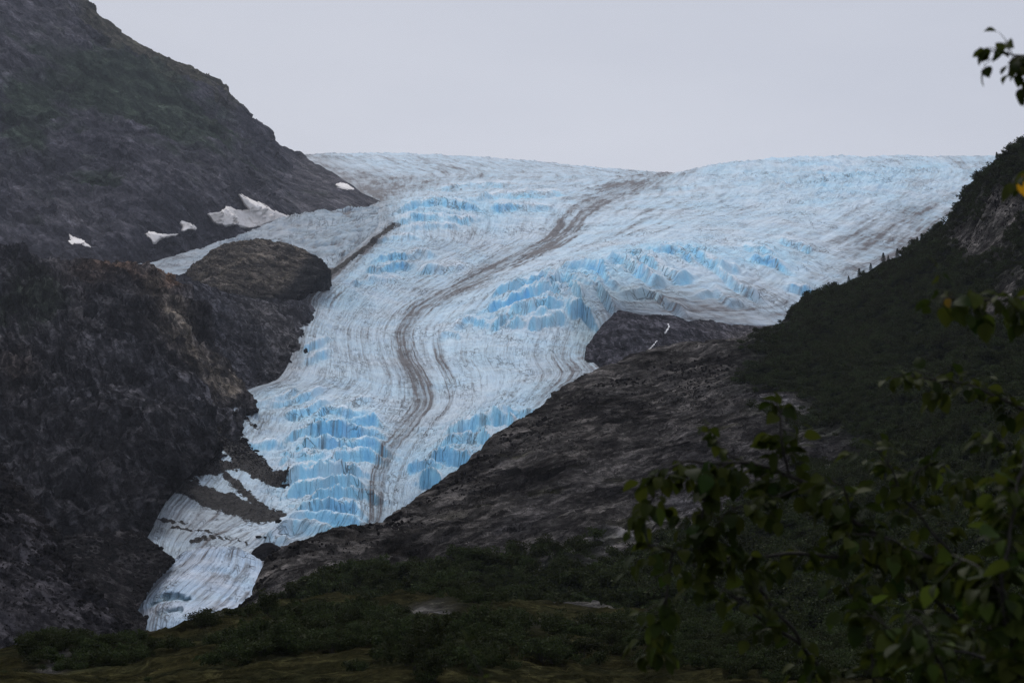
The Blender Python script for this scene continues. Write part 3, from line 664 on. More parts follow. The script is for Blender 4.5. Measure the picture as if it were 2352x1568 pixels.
# ice tongue at the snout
def tongue():
    rows = [[(0,262,1520,675),(.5,360,1520,675),(1,470,1520,675)], [(0,280,1462,690),(.5,370,1432,690),(1,470,1425,690)],
            [(0,300,1432,702),(.5,375,1408,702),(1,520,1410,702)], [(0,285,1392,725),(.5,400,1375,725),(1,590,1385,725)],
            [(0,312,1345,750),(.5,450,1325,752),(1,610,1350,755)], [(0,370,1305,775),(.5,490,1285,780),(1,625,1318,775)],
            [(0,425,1268,795),(.3,470,1257,800),(.6,530,1253,803),(.8,575,1272,800),(1,625,1302,790)], [(0,440,1300,830),(.5,530,1300,840),(1,640,1330,830)]]
    nc, nr = 300, 260; c = np.linspace(0, 1, nc)
    Q = np.array([pchip(np.array(r)[:, 0], np.array(r, float)[:, 1:], c) for r in rows])
    tt = np.arange(len(rows)); Q = pchip(tt, Q, np.linspace(0, tt[-1], nr))
    G = P(Q[..., 0], Q[..., 1], Q[..., 2]); U, V = Q[..., 0], Q[..., 1]; X, Y = G[..., 0], G[..., 1]
    AL = np.concatenate([np.zeros((1, nc)), np.cumsum(np.linalg.norm(np.diff(G, axis=0), axis=-1), 0)], 0)
    Cc = np.broadcast_to(c, (nr, nc)); w = fbm(X / 20, Y / 20, 1.0, 3)
    fol = fbm(Cc * 30 + .5 * w, AL / 90, .3, 3)
    band = np.sin((V * 0.9 + U * 0.45 - 40 * w) / 9.0)
    h = .8 * fol + .5 * fbm(X / 4, Y / 5, 3.0, 4)
    nu, nv = U + 6 * fbm(X / 5, Y / 8, 4.0, 3), V + 6 * fbm(X / 5, Y / 8, 9.0, 3)
    notch = np.maximum(np.exp(-(polydist(nu, nv, [(345, 1384), (372, 1372), (405, 1368), (430, 1374)])[0] / 6) ** 2), .8 * np.exp(-(polydist(nu, nv, [(360, 1408), (385, 1399), (415, 1397)])[0] / 5) ** 2))
    G = G.copy(); G[..., 2] += h; G[..., 1] += 5 * notch; G[..., 2] -= 1.2 * notch
    tint = lerp(np.broadcast_to(c3(0.58, 0.64, 0.74), G.shape), c3(0.34, 0.58, 0.80), .25 + .5 * w)
    tint = lerp(tint, c3(0.30, 0.44, 0.50), .8 * notch)  # teal shade of the small caves painted into the notches
    dirt = .24 + .50 * sstep(-.1, .4, fol) + .2 * band + .18 * sstep(.4, 0, Cc)
    A = np.ones((nr, nc, 4)); A[..., :3] = tint
    me = mesh_from('glacier_snout', G, grid_quads(nr, nc), {'tint': A.reshape(-1, 4), 'flow': np.stack([Cc * .25, AL / 1000, 0 * Cc], -1).reshape(-1, 3), 'dirt': dirt.ravel()})
    obj('glacier_snout', me, M_ICE, kind='structure')
tongue()

# dark bedrock shelf on the right, under the ice edge
def shelf_tint(G, U, V, off):
    n = fbm(G[..., 0] / 20, G[..., 1] / 20, G[..., 2] / 20, 4)
    t = lerp(np.broadcast_to(c3(0.0692, 0.0678, 0.0820), G.shape), c3(0.0446, 0.0437, 0.0534), 0.5 + n)
    return lerp(t, c3(0.1171, 0.1081, 0.1093), sstep(1560, 1720, U) * (0.5 + n))
relief('rock_shelf', [(1342,840),(1346,812),(1352,790),(1368,765),(1385,745),(1420,714),(1450,718),(1480,724),(1545,726),(1580,740),(1620,735),(1665,748),(1700,745),(1760,750),(1840,745),(1900,740)],
  [(1340,900),(1400,920),(1500,930),(1600,930),(1700,930),(1800,920),(1900,900)],
  [(1342,850,1440),(1352,790,1520),(1385,745,1580),(1420,714,1630),(1545,726,1660),(1700,748,1690),(1850,745,1700),(1400,850,1430),(1500,800,1480),(1600,800,1500),(1500,920,1330),(1750,900,1380),(1900,880,1420),(1350,900,1400)],
  360, 150, M_CLIFF, rock_disp(42, 8, 5.5, (0.2, -.4), 5, 6, .3, .6, .5), shelf_tint, back=(70, 60))

# right ridge: bedrock below, scrub above
RIDGE_TOP = [(562,1440),(578,1392),(582,1362),(592,1335),(612,1302),(640,1272),(680,1250),(720,1232),(775,1220),(830,1208),(878,1200),(905,1182),(950,1150),(1000,1112),(1040,1088),(1075,1062),(1100,1040),(1135,1010),(1165,992),(1195,966),(1230,942),(1265,915),(1300,888),(1335,865),(1370,849),(1420,832),(1460,815),(1500,800),(1560,788),(1640,782),(1700,776),(1745,756),(1790,745),(1815,722),(1838,690),(1862,678),(1900,668),(1940,652),(1990,634),(2030,606),(2065,590),(2105,558),(2135,535),(2168,520),(2190,492),(2212,455),(2228,432),(2245,408),(2262,392),(2290,366),(2320,345),(2352,328),(2420,285),(2500,240)]
def veg_mask(U, V, n):
    edge, _ = polydist(U, V, [(620,1420),(760,1350),(900,1330),(1050,1290),(1180,1190),(1270,1090),(1400,1010),(1520,960),(1620,880),(1690,800),(1760,755)])
    sgn = (U - 1000) * 0.62 + (V - 1310) * 0.78
    m = np.where(sgn > -1e9, 0, 0)
    line_u = np.interp(V, [750, 800, 880, 960, 1010, 1090, 1200, 1300, 1330, 1350, 1420], [1790, 1710, 1690, 1740, 1830, 1850, 1640, 1120, 900, 760, 620])
    m = sstep(-60, 70, U - line_u + 90 * n)
    for (cu, cv, ru, rv, a) in ((1785, 935, 75, 30, 15), (1905, 1040, 55, 35, -20), (1590, 1130, 110, 90, -35), (1480, 1230, 150, 22, -30), (1640, 1010, 60, 50, -40), (2300, 700, 30, 90, 35), (2250, 560, 70, 40, 20), (1330, 1240, 120, 20, -35), (2320, 480, 50, 50, 0)):
        m = m - 1.3 * blob(U, V, cu, cv, ru, rv, a)
    return np.clip(m, 0, 1)
def ridge_tint(G, U, V, off):
    x, y, z = (G[..., i] for i in range(3))
    n = fbm(x / 12, y / 12, z / 12, 4); n2 = fbm(x / 40, y / 40, z / 40, 3)
    t = lerp(np.broadcast_to(c3(0.0965, 0.0900, 0.0865), G.shape), c3(0.0424, 0.0408, 0.0420), 0.5 + n)
    t = lerp(t, c3(0.0259, 0.0252, 0.0293), 0.8 * blob(U, V, 1640, 1120, 170, 130) + .5 * blob(U, V, 1250, 1180, 200, 40, -35))
    pale = blob(U, V, 1785, 940, 80, 32, 15) + blob(U, V, 1905, 1045, 60, 36, -20) + .7 * blob(U, V, 1500, 1220, 130, 18, -28) + .7 * blob(U, V, 1350, 1270, 130, 16, -25)  # pale slabs, their wet sheen painted in as colour
    t = lerp(t, c3(0.1646, 0.1620, 0.1781), np.clip(pale, 0, 1) * (.5 + 1.2 * n))
    aa, bb, cc_ = rot3(G, .2, .5); n6 = fbm(aa / 45, bb / 45, cc_ / 3.5, 4, .6); t = t * np.clip(1 + 1.3 * n6 + .8 * n2, .4, 2.4)[..., None]
    vm = veg_mask(U, V, n2)
    t = lerp(t, c3(0.0117, 0.0161, 0.0091), vm)
    moss = sstep(.25, .6, n2 + 0.5 * n) * sstep(880, 1000, V) * (1 - .6 * vm)
    return lerp(t, c3(0.0350, 0.0357, 0.0105), 0.7 * moss * sstep(900, 1200, U))
relief('ridge', RIDGE_TOP, [(562,1500),(700,1500),(1000,1500),(1300,1500),(1600,1510),(1900,1530),(2200,1560),(2500,1600)],
  [(580,1390,350),(562,1450,335),(640,1272,390),(720,1232,410),(878,1200,455),(1075,1062,550),(1230,942,630),(1370,849,700),(1530,795,760),(1790,745,800),(1990,634,820),(2168,520,790),(2290,366,740),(2352,328,720),(2500,240,690),
   (700,1400,310),(700,1500,285),(900,1320,350),(1000,1380,300),(1000,1500,262),(1200,1200,430),(1300,1050,520),(1300,1350,305),(1300,1500,250),(1500,950,600),(1500,1150,430),(1700,1350,285),(1700,900,600),(1750,1050,480),(2000,800,640),(2000,1100,420),(2100,1400,240),(1600,1510,238),(2352,600,600),(2352,900,420),(2352,1200,290),(2500,1600,180),(2100,1550,205)],
  640, 560, M_RIDGE, rock_disp(30, 5.0, 8.8, (0.2, .5), 6, 6, .35, .8, .45), ridge_tint, back=(90, 60))

# mossy bedrock in front
def moss_tint(G, U, V, off):
    x, y, z = (G[..., i] for i in range(3))
    n = fbm(x / 5, y / 5, z / 2.5, 5, .6); n2 = fbm(x / 12, y / 12, z / 6, 4)
    t = lerp(np.broadcast_to(c3(0.044, 0.040, 0.017), G.shape), c3(0.022, 0.024, 0.012), 0.5 + 1.3 * n)
    t = lerp(t, c3(0.026, 0.023, 0.020), sstep(.15, .5, n2) * .8)
    pale = blob(U, V, 985, 1415, 50, 14) + blob(U, V, 1040, 1428, 40, 8) + blob(U, V, 1330, 1388, 130, 7, 6) + blob(U, V, 130, 1530, 60, 14, -25) + .8 * blob(U, V, 1270, 1440, 80, 8, 8) + .5 * blob(U, V, 420, 1440, 80, 6, -12)
    return lerp(t, c3(0.15, 0.145, 0.15), np.clip(pale, 0, 1) * (.65 + n))
MOSS_TOP = [(-120,1545),(0,1528),(80,1512),(150,1492),(220,1478),(290,1466),(350,1452),(420,1440),(470,1426),(520,1408),(570,1394),(640,1380),(700,1376),(760,1368),(840,1372),(920,1366),(985,1372),(1060,1384),(1140,1386),(1230,1382),(1330,1384),(1420,1396),(1480,1408),(1560,1430),(1700,1450),(1900,1470),(2150,1480),(2500,1490)]
def moss_disp(G, N, U, V, D):
    x, y, z = (G[..., i] for i in range(3))
    return 2.0 * fbm(x / 18, y / 18, z / 9, 4) + .5 * ridged(x / 7, y / 7, z / 4, 4) + .35 * facet(x / 4, y / 5, z / 2), None
relief('mossy_knoll', MOSS_TOP, [(-120,1800),(500,1800),(1200,1800),(1800,1800),(2500,1800)],
  [(-120,1545,170),(290,1466,205),(640,1380,240),(1000,1372,235),(1300,1384,225),(1500,1410,210),(2000,1475,185),(2500,1490,170),(0,1660,105),(1200,1660,100),(2500,1660,95),(500,1500,160),(1200,1480,158),(1000,1420,190),(0,1800,75),(1200,1800,72),(2500,1800,70)],
  520, 330, M_MOSS, moss_disp, moss_tint, back=(35, 14))

# bank under the camera, hidden below the frame
xs = np.linspace(-1, 1, 60); ys = np.concatenate([np.linspace(-12, 8, 20), np.geomspace(9, 110, 40)])
gx, gy = np.meshgrid(xs, ys); gx = gx * (14 + np.maximum(gy, 0) * .42)
gz = np.interp(gy, [-12, 2, 5, 12, 40, 75, 110], [-1.3, -1.65, -2.0, -3.2, -6.0, -8.6, -12]) + .15 * fbm(gx / 3, gy / 3, 0, 4)
A = np.ones((gx.size, 4)); A[:, :3] = (0.035, 0.035, 0.018)
obj('trail_bank', mesh_from('trail_bank', np.stack([gx, gy, gz], -1), grid_quads(*gx.shape), {'tint': A}), M_MOSS, kind='structure')

# ------------------------------------------------------------------ helpers for things on the land
DG = bpy.context.evaluated_depsgraph_get()
_bvh = {}
def hit(name, u, v):
    """point of a landform seen in a sketch direction"""
    if name not in _bvh:
        bpy.context.view_layer.update(); _bvh[name] = BVHTree.FromObject(TERR[name]['obj'], bpy.context.evaluated_depsgraph_get())
    d = Vector(P(u, v, 1.0).tolist()).normalized()
    loc, nor, i, dist = _bvh[name].ray_cast(Vector((0, 0, 0)), d)
    return loc, nor
def blur(a, k, n=3):
    for _ in range(n):
        p = np.pad(a, k, mode='edge'); a = sum(p[k + i:k + i + a.shape[0], k:k + a.shape[1]] for i in range(-k, k + 1)) / (2 * k + 1)
        p = np.pad(a, k, mode='edge'); a = sum(p[k:k + a.shape[0], k + i:k + i + a.shape[1]] for i in range(-k, k + 1)) / (2 * k + 1)
    return a

# ------------------------------------------------------------------ snow patches
def snow_material():
    m, nt, b = newmat('old_snow'); g = NB(nt)
    pos = g.n('ShaderNodeNewGeometry').outputs['Position']
    n = g.noise(g.mapping(pos, (.03, .03, .12), (.2, .5, .1)), 1.5, 7, .7); n2 = g.noise(pos, .2, 5, .7)
    v = g.math('ADD', g.math('MULTIPLY', n, .7), g.math('MULTIPLY', n2, .3))
    c = g.ramp(v, [(.33, (.30, .27, .25)), (.43, (.74, .70, .67)), (.6, (.92, .89, .88))])
    nt.links.new(c, b.inputs['Base Color']); b.inputs['Roughness'].default_value = .8; b.inputs['Specular IOR Level'].default_value = .1
    nt.links.new(g.n('ShaderNodeBump', {'Height': v, 'Strength': .4, 'Distance': .8}).outputs[0], b.inputs['Normal'])
    return m
M_SNOW = snow_material()
def snow_patch(poly, land, label, thick=2.5, step=1.6):
    poly = np.array(poly, float); u0, v0 = poly.min(0) - 4; u1, v1 = poly.max(0) + 4
    us = np.arange(u0, u1, step); vs = np.arange(v0, v1, step); U, V = np.meshgrid(us, vs)
    D = np.full(U.shape, np.nan)
    for i in range(U.shape[0]):
        for j in range(U.shape[1]):
            h = hit(land, U[i, j], V[i, j])[0]
            if h is not None: D[i, j] = h.y
    D = np.where(np.isnan(D), np.nanmedian(D), D)
    Ds = np.minimum(blur(D, 5, 3), D + 25)
    wob = 2.2 * fbm(U / 9, V / 9, 3.0, 4)
    ed, _ = polydist(U + wob, V + wob, np.vstack([poly, poly[:1]])); ins = inside(U + wob, V + wob, poly)
    sd_ = np.where(ins, ed, -ed)
    off = thick * np.clip(sd_ / 3.0, -1.2, 1.0)
    Df = np.minimum(Ds, np.where(ins, D - .3, 1e9)) - off * 2.5
    keep = sd_ > -3.0
    idx = -np.ones(U.shape, int); idx[keep] = np.arange(keep.sum())
    q = np.stack([idx[:-1, :-1], idx[:-1, 1:], idx[1:, 1:], idx[1:, :-1]], -1).reshape(-1, 4); q = q[(q >= 0).all(1)]
    o = obj('snow_patch', mesh_from('snow_patch', P(U[keep], V[keep], Df[keep]), q), M_SNOW)
    thing(o, label, 'snow patch', 'old snow patches under the left mountain')
k1 = .40277
S = lambda pts: [(x * k1, y * k1) for x, y in pts]
snow_patch(S([(1355,1108),(1370,1105),(1395,1125),(1430,1135),(1500,1165),(1560,1200),(1620,1220),(1660,1240),(1600,1265),(1540,1270),(1480,1290),(1440,1300),(1420,1305),(1350,1285),(1290,1290),(1240,1285),(1215,1270),(1195,1240),(1180,1218),(1260,1205),(1290,1180),(1310,1178),(1350,1195),(1380,1200),(1415,1192),(1390,1165)]), 'mountain', 'largest snow patch, a long white wedge reaching down to the ice edge')
snow_patch(S([(1035,1258),(1060,1265),(1085,1270),(1120,1300),(1110,1312),(1070,1312),(1045,1325),(1030,1320),(1040,1295),(1025,1275)]), 'mountain', 'small jagged snow patch just left of the largest one')
snow_patch(S([(822,1330),(850,1323),(900,1330),(960,1338),(1020,1335),(960,1352),(920,1365),(890,1385),(870,1390),(860,1370),(835,1350)]), 'mountain', 'flat pointed snow patch at the foot of the dark mountain face')
snow_patch(S([(397,1340),(410,1350),(440,1362),(480,1375),(515,1408),(500,1405),(460,1385),(440,1385),(420,1395),(405,1385),(392,1370),(410,1368)]), 'mountain', 'leftmost snow patch, a thin slanting sliver far from the ice', 1.5)

snow_patch([(768,425),(780,421),(796,424),(812,435),(798,437),(780,431)], 'mountain', 'tiny far snow streak near the end of the dark rock spur', 2.0, 1.0)
# ------------------------------------------------------------------ waterfall
def water_material():
    m, nt, b = newmat('white_water'); g = NB(nt)
    pos = g.n('ShaderNodeNewGeometry').outputs['Position']
    c = g.ramp(g.noise(g.mapping(pos, (1, 1, .35)), .8, 5, .7), [(.35, (.35, .36, .40)), (.55, (.85, .86, .9))])
    nt.links.new(c, b.inputs['Base Color']); b.inputs['Roughness'].default_value = .45
    return m
M_WATER = water_material()
wf = obj('waterfall', None); wl = hit('rock_shelf', 1508, 784)[0]; wf.location = wl
thing(wf, 'thin white meltwater cascade running down the dark rock shelf', 'waterfall')
def cascade(pts, w):
    pts = resample(pts, 26); vs = []
    for i, (u, v) in enumerate(pts):
        ww = w * (.5 + .8 * abs(math.sin(i * 1.7)) + .3 * math.sin(i * .9 + 1)) * (0.5 + .5 * i / 26)
        for k in (-1, -.4, .4, 1):
            h = hit('rock_shelf', u + k * ww + 1.0 * math.sin(i * 2.1), v)[0]
            q = np.array(h) * (1 - (.9 if abs(k) < .5 else -.15) / h.length) if h is not None else P(u, v, 1480)
            vs.append(q - np.array(wl))
    obj('cascade', mesh_from('cascade', np.array(vs), grid_quads(26, 4)), M_WATER, wf)
cascade([(1534, 743), (1537, 750), (1532, 758), (1527, 766)], 2.6)
cascade([(1509, 782), (1502, 791), (1492, 802), (1481, 817)], 2.6)

# ------------------------------------------------------------------ boulders on the ice
def boulder_mesh(seed, n=18):
    r = np.random.default_rng(seed)
    th = np.linspace(0, 2 * math.pi, n, endpoint=False); ph_ = np.linspace(-math.pi / 2, math.pi / 2, n // 2 + 1)
    T, F = np.meshgrid(th, ph_); d = np.stack([np.cos(F) * np.cos(T), np.cos(F) * np.sin(T), np.sin(F)], -1)
    rad = np.ones(T.shape)
    for k in range(14):                      # cut by planes: angular block
        nrm = r.normal(size=3); nrm /= np.linalg.norm(nrm); c = r.uniform(.45, .75)
        dp = d @ nrm; rad = np.where(dp > 1e-3, np.minimum(rad, c / np.maximum(dp, 1e-3)), rad)
    rad = rad * (1 + .10 * fbm(d[..., 0] * 2.5 + seed, d[..., 1] * 2.5, d[..., 2] * 2.5, 3))
    G = d * rad[..., None]
    i = np.arange(T.size).reshape(T.shape); j = np.roll(i, -1, 1)
    q = np.stack([i[:-1].ravel(), j[:-1].ravel(), j[1:].ravel(), i[1:].ravel()], -1)
    A = np.ones((T.size, 4)); A[:, :3] = np.array((0.015, 0.014, 0.0145)) * r.uniform(.8, 1.5)
    return mesh_from('boulder', G.reshape(-1, 3), q, {'tint': A}, smooth=False)
M_BOULD = rock_material('boulder_slate', 4.0, .6, (.3, .3, 0))
for i, (u, v, w, h, land, label) in enumerate((
    (589, 1034, 13, 6, 'glacier', 'dark flat boulder alone on the ice left of the lower icefall'),
    (654, 1115, 17, 8, 'glacier', 'black boulder at the tip of the upper debris tongue on the ice'),
    (595, 1231, 10, 5, 'glacier', 'left one of two dark boulders side by side near the snout'),
    (609, 1233, 6, 4, 'glacier', 'smaller right one of two dark boulders side by side near the snout'),
    (640, 1195, 16, 8, 'glacier', 'black boulder at the tip of the lower debris tongue on the ice'),
    (560, 1010, 12, 7, 'glacier', 'dark boulder at the foot of the cliff where the ice begins'),
    (608, 1274, 27, 25, 'glacier', 'big black pointed rock wedged between the snout and the grey ridge'))):
    p = hit(land, u, v + h * .5)[0]
    if p is None: p = Vector(P(u, v, 900).tolist())
    if i == 6: p = Vector(P(u + 4, v + 8, 822).tolist()); w *= 1.25; h *= 1.25
    sc_ = p.y / FPX
    o = obj('boulder', boulder_mesh(40 + i), M_BOULD); o.location = p + Vector((0, 0, h * sc_ * .3))
    o.scale = (w * sc_ * (1 if i < 6 else 1.5), w * sc_ * .8, h * sc_ * (1.0 if i < 6 else .95)); o.rotation_euler = (random.uniform(-.2, .2), .1 if i < 6 else -.75, random.uniform(0, 3) if i < 6 else .4)
    thing(o, label, 'boulder', 'boulders on the lower glacier')

# ------------------------------------------------------------------ shrubs
def leaf_material(name, base, var, trans=.25, spec=.25):
    m, nt, b = newmat(name); g = NB(nt)
    rnd = g.attr('rnd', 'Fac'); oi = g.n('ShaderNodeObjectInfo').outputs['Random']
    c = g.mix(rnd, base, var)
    hs = g.n('ShaderNodeHueSaturation', {'Hue': g.math('ADD', .48, g.math('MULTIPLY', oi, .035)), 'Value': g.math('ADD', .65, g.math('MULTIPLY', oi, .7)), 'Color': c})
    b.inputs['Roughness'].default_value = .55; b.inputs['Specular IOR Level'].default_value = spec
    nt.links.new(hs.outputs[0], b.inputs['Base Color'])
    tr = g.n('ShaderNodeBsdfTranslucent', {'Color': hs.outputs[0]})
    mx = g.n('ShaderNodeMixShader', {0: trans, 1: b.outputs[0], 2: tr.outputs[0]})
    nt.links.new(mx.outputs[0], nt.nodes['Material Output'].inputs['Surface'])
    return m
M_SHRUB = leaf_material('scrub_leaf', (0.013, 0.020, 0.008), (0.038, 0.048, 0.016), spec=.02)
M_SPRUCE = leaf_material('spruce_needles', (0.010, 0.018, 0.010), (0.020, 0.032, 0.016), spec=.02)
def bark_material():
    m, nt, b = newmat('bark'); g = NB(nt); pos = g.n('ShaderNodeNewGeometry').outputs['Position']
    n = g.noise(g.mapping(pos, (30, 30, 6)), 3, 6, .7)
    nt.links.new(g.ramp(n, [(.3, (.008, .007, .006)), (.7, (.030, .027, .024))]), b.inputs['Base Color'])
    b.inputs['Roughness'].default_value = .8; b.inputs['Specular IOR Level'].default_value = .2
    nt.links.new(g.n('ShaderNodeBump', {'Height': n, 'Strength': .5, 'Distance': .004}).outputs[0], b.inputs['Normal'])
    return m
M_BARK = bark_material()
def tube(pts, rads, k=6):
    """verts, quads of a tapering tube"""
    pts = np.asarray(pts, float); n = len(pts); V = []
    t = np.gradient(pts, axis=0); t /= np.linalg.norm(t, axis=1, keepdims=True) + 1e-9
    for i in range(n):
        a = np.cross(t[i], (0.3, 0.2, 1.0)); a /= np.linalg.norm(a) + 1e-9; b = np.cross(t[i], a)
        for j in range(k):
            an = 2 * math.pi * j / k; V.append(pts[i] + rads[i] * (a * math.cos(an) + b * math.sin(an)))
    F = [(i * k + j, i * k + (j + 1) % k, (i + 1) * k + (j + 1) % k, (i + 1) * k + j) for i in range(n - 1) for j in range(k)]
    return np.array(V), np.array(F)
def join_tubes(ts):
    V, F, o = [], [], 0
    for v, f in ts: V.append(v); F.append(f + o); o += len(v)
    return np.concatenate(V), np.concatenate(F)
def shrub_meshes(seed, nleaf, h=1.0, w=1.0, leaf=.06):
    r = np.random.default_rng(seed)
    stems = []; tips = []
    for i in range(9):
        a = r.uniform(0, 6.28); rr = w * r.uniform(.15, .5); hh = h * r.uniform(.6, 1.0)
        b = np.array([[0, 0, -.15], [rr * .3 * math.cos(a), rr * .3 * math.sin(a), hh * .45], [rr * math.cos(a), rr * math.sin(a), hh]])
        stems.append(tube(resample(b, 5), np.linspace(.016, .005, 5), 4)); tips.append(b)
    nclump = 26; cl = []
    for i in range(nclump):
        b = tips[r.integers(9)]; t = r.uniform(.35, 1.05); p = b[1] + (b[2] - b[1]) * t + r.normal(size=3) * (.16 * w, .16 * w, .09 * h); cl.append((p, r.uniform(.10, .22)))
    P_, Q_, R_ = [], [], []
    for i in range(nleaf):
        p, cr = cl[r.integers(nclump)]; q = p + r.normal(size=3) * cr * (.55 * w, .55 * w, .5 * h); q[2] = max(q[2], .02)
        n = r.normal(size=3) + (0, 0, .6); n /= np.linalg.norm(n); a = np.cross(n, r.normal(size=3)); a /= np.linalg.norm(a); b = np.cross(n, a)
        l = leaf * r.uniform(.6, 1.3); k = len(P_) * 1
        P_ += [q - a * l, q + b * l * .55, q + a * l, q - b * l * .55]; R_ += [r.uniform()] * 4
        Q_.append((4 * i, 4 * i + 1, 4 * i + 2, 4 * i + 3))
    fo = mesh_from('foliage', np.array(P_), np.array(Q_), {'rnd': np.array(R_)}); fo.materials.append(M_SHRUB)
    sv, sf = join_tubes(stems); st = mesh_from('stem', sv, sf); st.materials.append(M_BARK)
    return fo, st
VAR = [shrub_meshes(100 + i, 1500, [1.0, .8, 1.15, .7][i], [1.0, 1.25, .8, 1.5][i], .05) for i in range(4)]
FAR = [shrub_meshes(200 + i, 420, [1.0, .8, 1.1][i], [1.1, 1.4, .9][i], .085) for i in range(3)]

def sample_land(name, mask, count, seed):
    T = TERR[name]; G = T['G']; nr = T['nr']
    cell = np.linalg.norm(np.cross(G[1:nr, :-1] - G[:nr-1, :-1], G[:nr-1, 1:] - G[:nr-1, :-1]), axis=-1)
    w = cell * mask[:nr-1, :-1]; w = w.ravel() / w.sum()
    r = np.random.default_rng(seed); k = r.choice(w.size, count, p=w, replace=True)
    i, j = np.unravel_index(k, cell.shape); a, b = r.uniform(size=(2, count, 1))
    p = G[i, j] + a * (G[i, j + 1] - G[i, j]) + b * (G[i + 1, j] - G[i, j])
    return p, T['U'][i, j], T['V'][i, j]
Tm = TERR['mossy_knoll']; x, y = Tm['G'][..., 0], Tm['G'][..., 1]; U, V = Tm['U'], Tm['V']
nm = fbm(x / 14, y / 14, 3.0, 4)
mm = sum(a * blob(U, V, cu, cv, ru, rv) for cu, cv, ru, rv, a in ((1090, 1378, 105, 26, 1.2), (780, 1450, 140, 30, 1), (960, 1490, 170, 30, .9), (1420, 1480, 170, 30, .8), (1600, 1450, 130, 50, 1.2), (1950, 1530, 350, 60, 1.2), (250, 1520, 160, 22, .7), (40, 1515, 90, 12, .8), (600, 1500, 130, 30, .7), (1120, 1540, 260, 20, .6), (2300, 1530, 200, 60, 1.2)))
mm = mm - 1.0 * blob(U, V, 1330, 1400, 150, 20, 5) - 1.2 * blob(U, V, 1000, 1420, 60, 14) - .8 * blob(U, V, 700, 1385, 110, 12) - .6 * blob(U, V, 440, 1445, 110, 14, -18)
mask_m = np.clip(1.15 * mm + .8 * nm - .22, 0, 1) * sstep(1640, 1600, V)
Tr = TERR['ridge']; n2 = fbm(Tr['G'][..., 0] / 40, Tr['G'][..., 1] / 40, Tr['G'][..., 2] / 40, 3); n3 = fbm(Tr['G'][..., 0] / 16, Tr['G'][..., 1] / 16, Tr['G'][..., 2] / 16, 3)
mask_r = np.clip(veg_mask(Tr['U'], Tr['V'], n2) * 1.2 + .5 * n3 - .25, 0, 1) ** 1.3

shrub_n = 0
def shrub(p, size, label, group, var=None, sq=1.0):
    """one bush: an empty at its foot with foliage and stems"""
    global shrub_n
    fo, st = VAR[random.randrange(4) if var is None else var]; shrub_n += 1
    e = obj('shrub', None); e.location = Vector(p); e.scale = (size, size, size * sq); e.rotation_euler = (0, 0, random.uniform(0, 6.28))
    thing(e, label, 'shrub', group)
    obj('foliage', fo, None, e); obj('stem', st, None, e)
    return e
p = hit('mossy_knoll', 460, 1440)[0] or Vector(P(460, 1436, 205).tolist())
big = shrub_meshes(77, 5200, .62, 1.35, .026)
e = obj('shrub', None); e.location = p - Vector((0, 0, .3)); e.scale = (2.75,) * 3
thing(e, 'round dense dark bush standing alone in front of the ice tongue', 'shrub', 'shrubs on the mossy knoll')
obj('foliage', big[0], None, e); obj('stem', big[1], None, e)
def place_words(u, v, zones):
    return min(zones, key=lambda z: ((u - z[0]) / 1.6) ** 2 + (v - z[1]) ** 2)[2]
KZ = [(1090, 1378, 'in the thick clump above the pale wet slab'), (780, 1450, 'left of the pale wet slab on the knoll'), (960, 1500, 'below the pale wet slab on the knoll'), (1420, 1480, 'below the long mossy slab'), (1600, 1440, 'at the right end of the long mossy slab, behind the alder'),
      (1950, 1530, 'deep behind the alder branches at the bottom'), (250, 1520, 'on the left foot of the knoll'), (40, 1510, 'in the bottom left corner'), (600, 1500, 'on the knoll below the ice tongue'), (1120, 1550, 'along the bottom edge beside the sapling'), (2280, 1530, 'in the bottom right corner behind the alder')]
RZ = [(1180, 1290, 'at the foot of the grey rock slope'), (1450, 1290, 'in the hollow above the long mossy slab'), (1450, 1080, 'on the brown slabs in mid slope'), (1700, 1080, 'below the pale rock outcrop'), (1800, 860, 'above the pale rock outcrop'), (1950, 1150, 'behind the upper alder branches'), (2250, 1100, 'by the right edge above the alder'), (2000, 1330, 'low on the slope behind the alder'), (900, 1340, 'at the left end of the ridge foot')]
pm, um, vm = sample_land('mossy_knoll', mask_m, 165, 5)
for q, u, v in zip(pm, um, vm):
    z = random.uniform(.9, 2.4)
    shrub(q - np.array((0, 0, .15)), z, ('low' if z < 1.4 else 'mid-sized' if z < 1.95 else 'tall') + ' dark green shrub ' + place_words(u, v, KZ), 'shrubs on the mossy knoll')
pr, ur, vr = sample_land('ridge', mask_r * sstep(850, 1150, Tr['V']), 130, 6)
for q, u, v in zip(pr, ur, vr):
    z = random.uniform(1.4, 3.2)
    shrub(q - np.array((0, 0, .2)), z, ('low' if z < 2 else 'mid-sized' if z < 2.6 else 'tall') + ' dark leafy shrub ' + place_words(u, v, RZ), 'shrubs on the lower ridge slope')

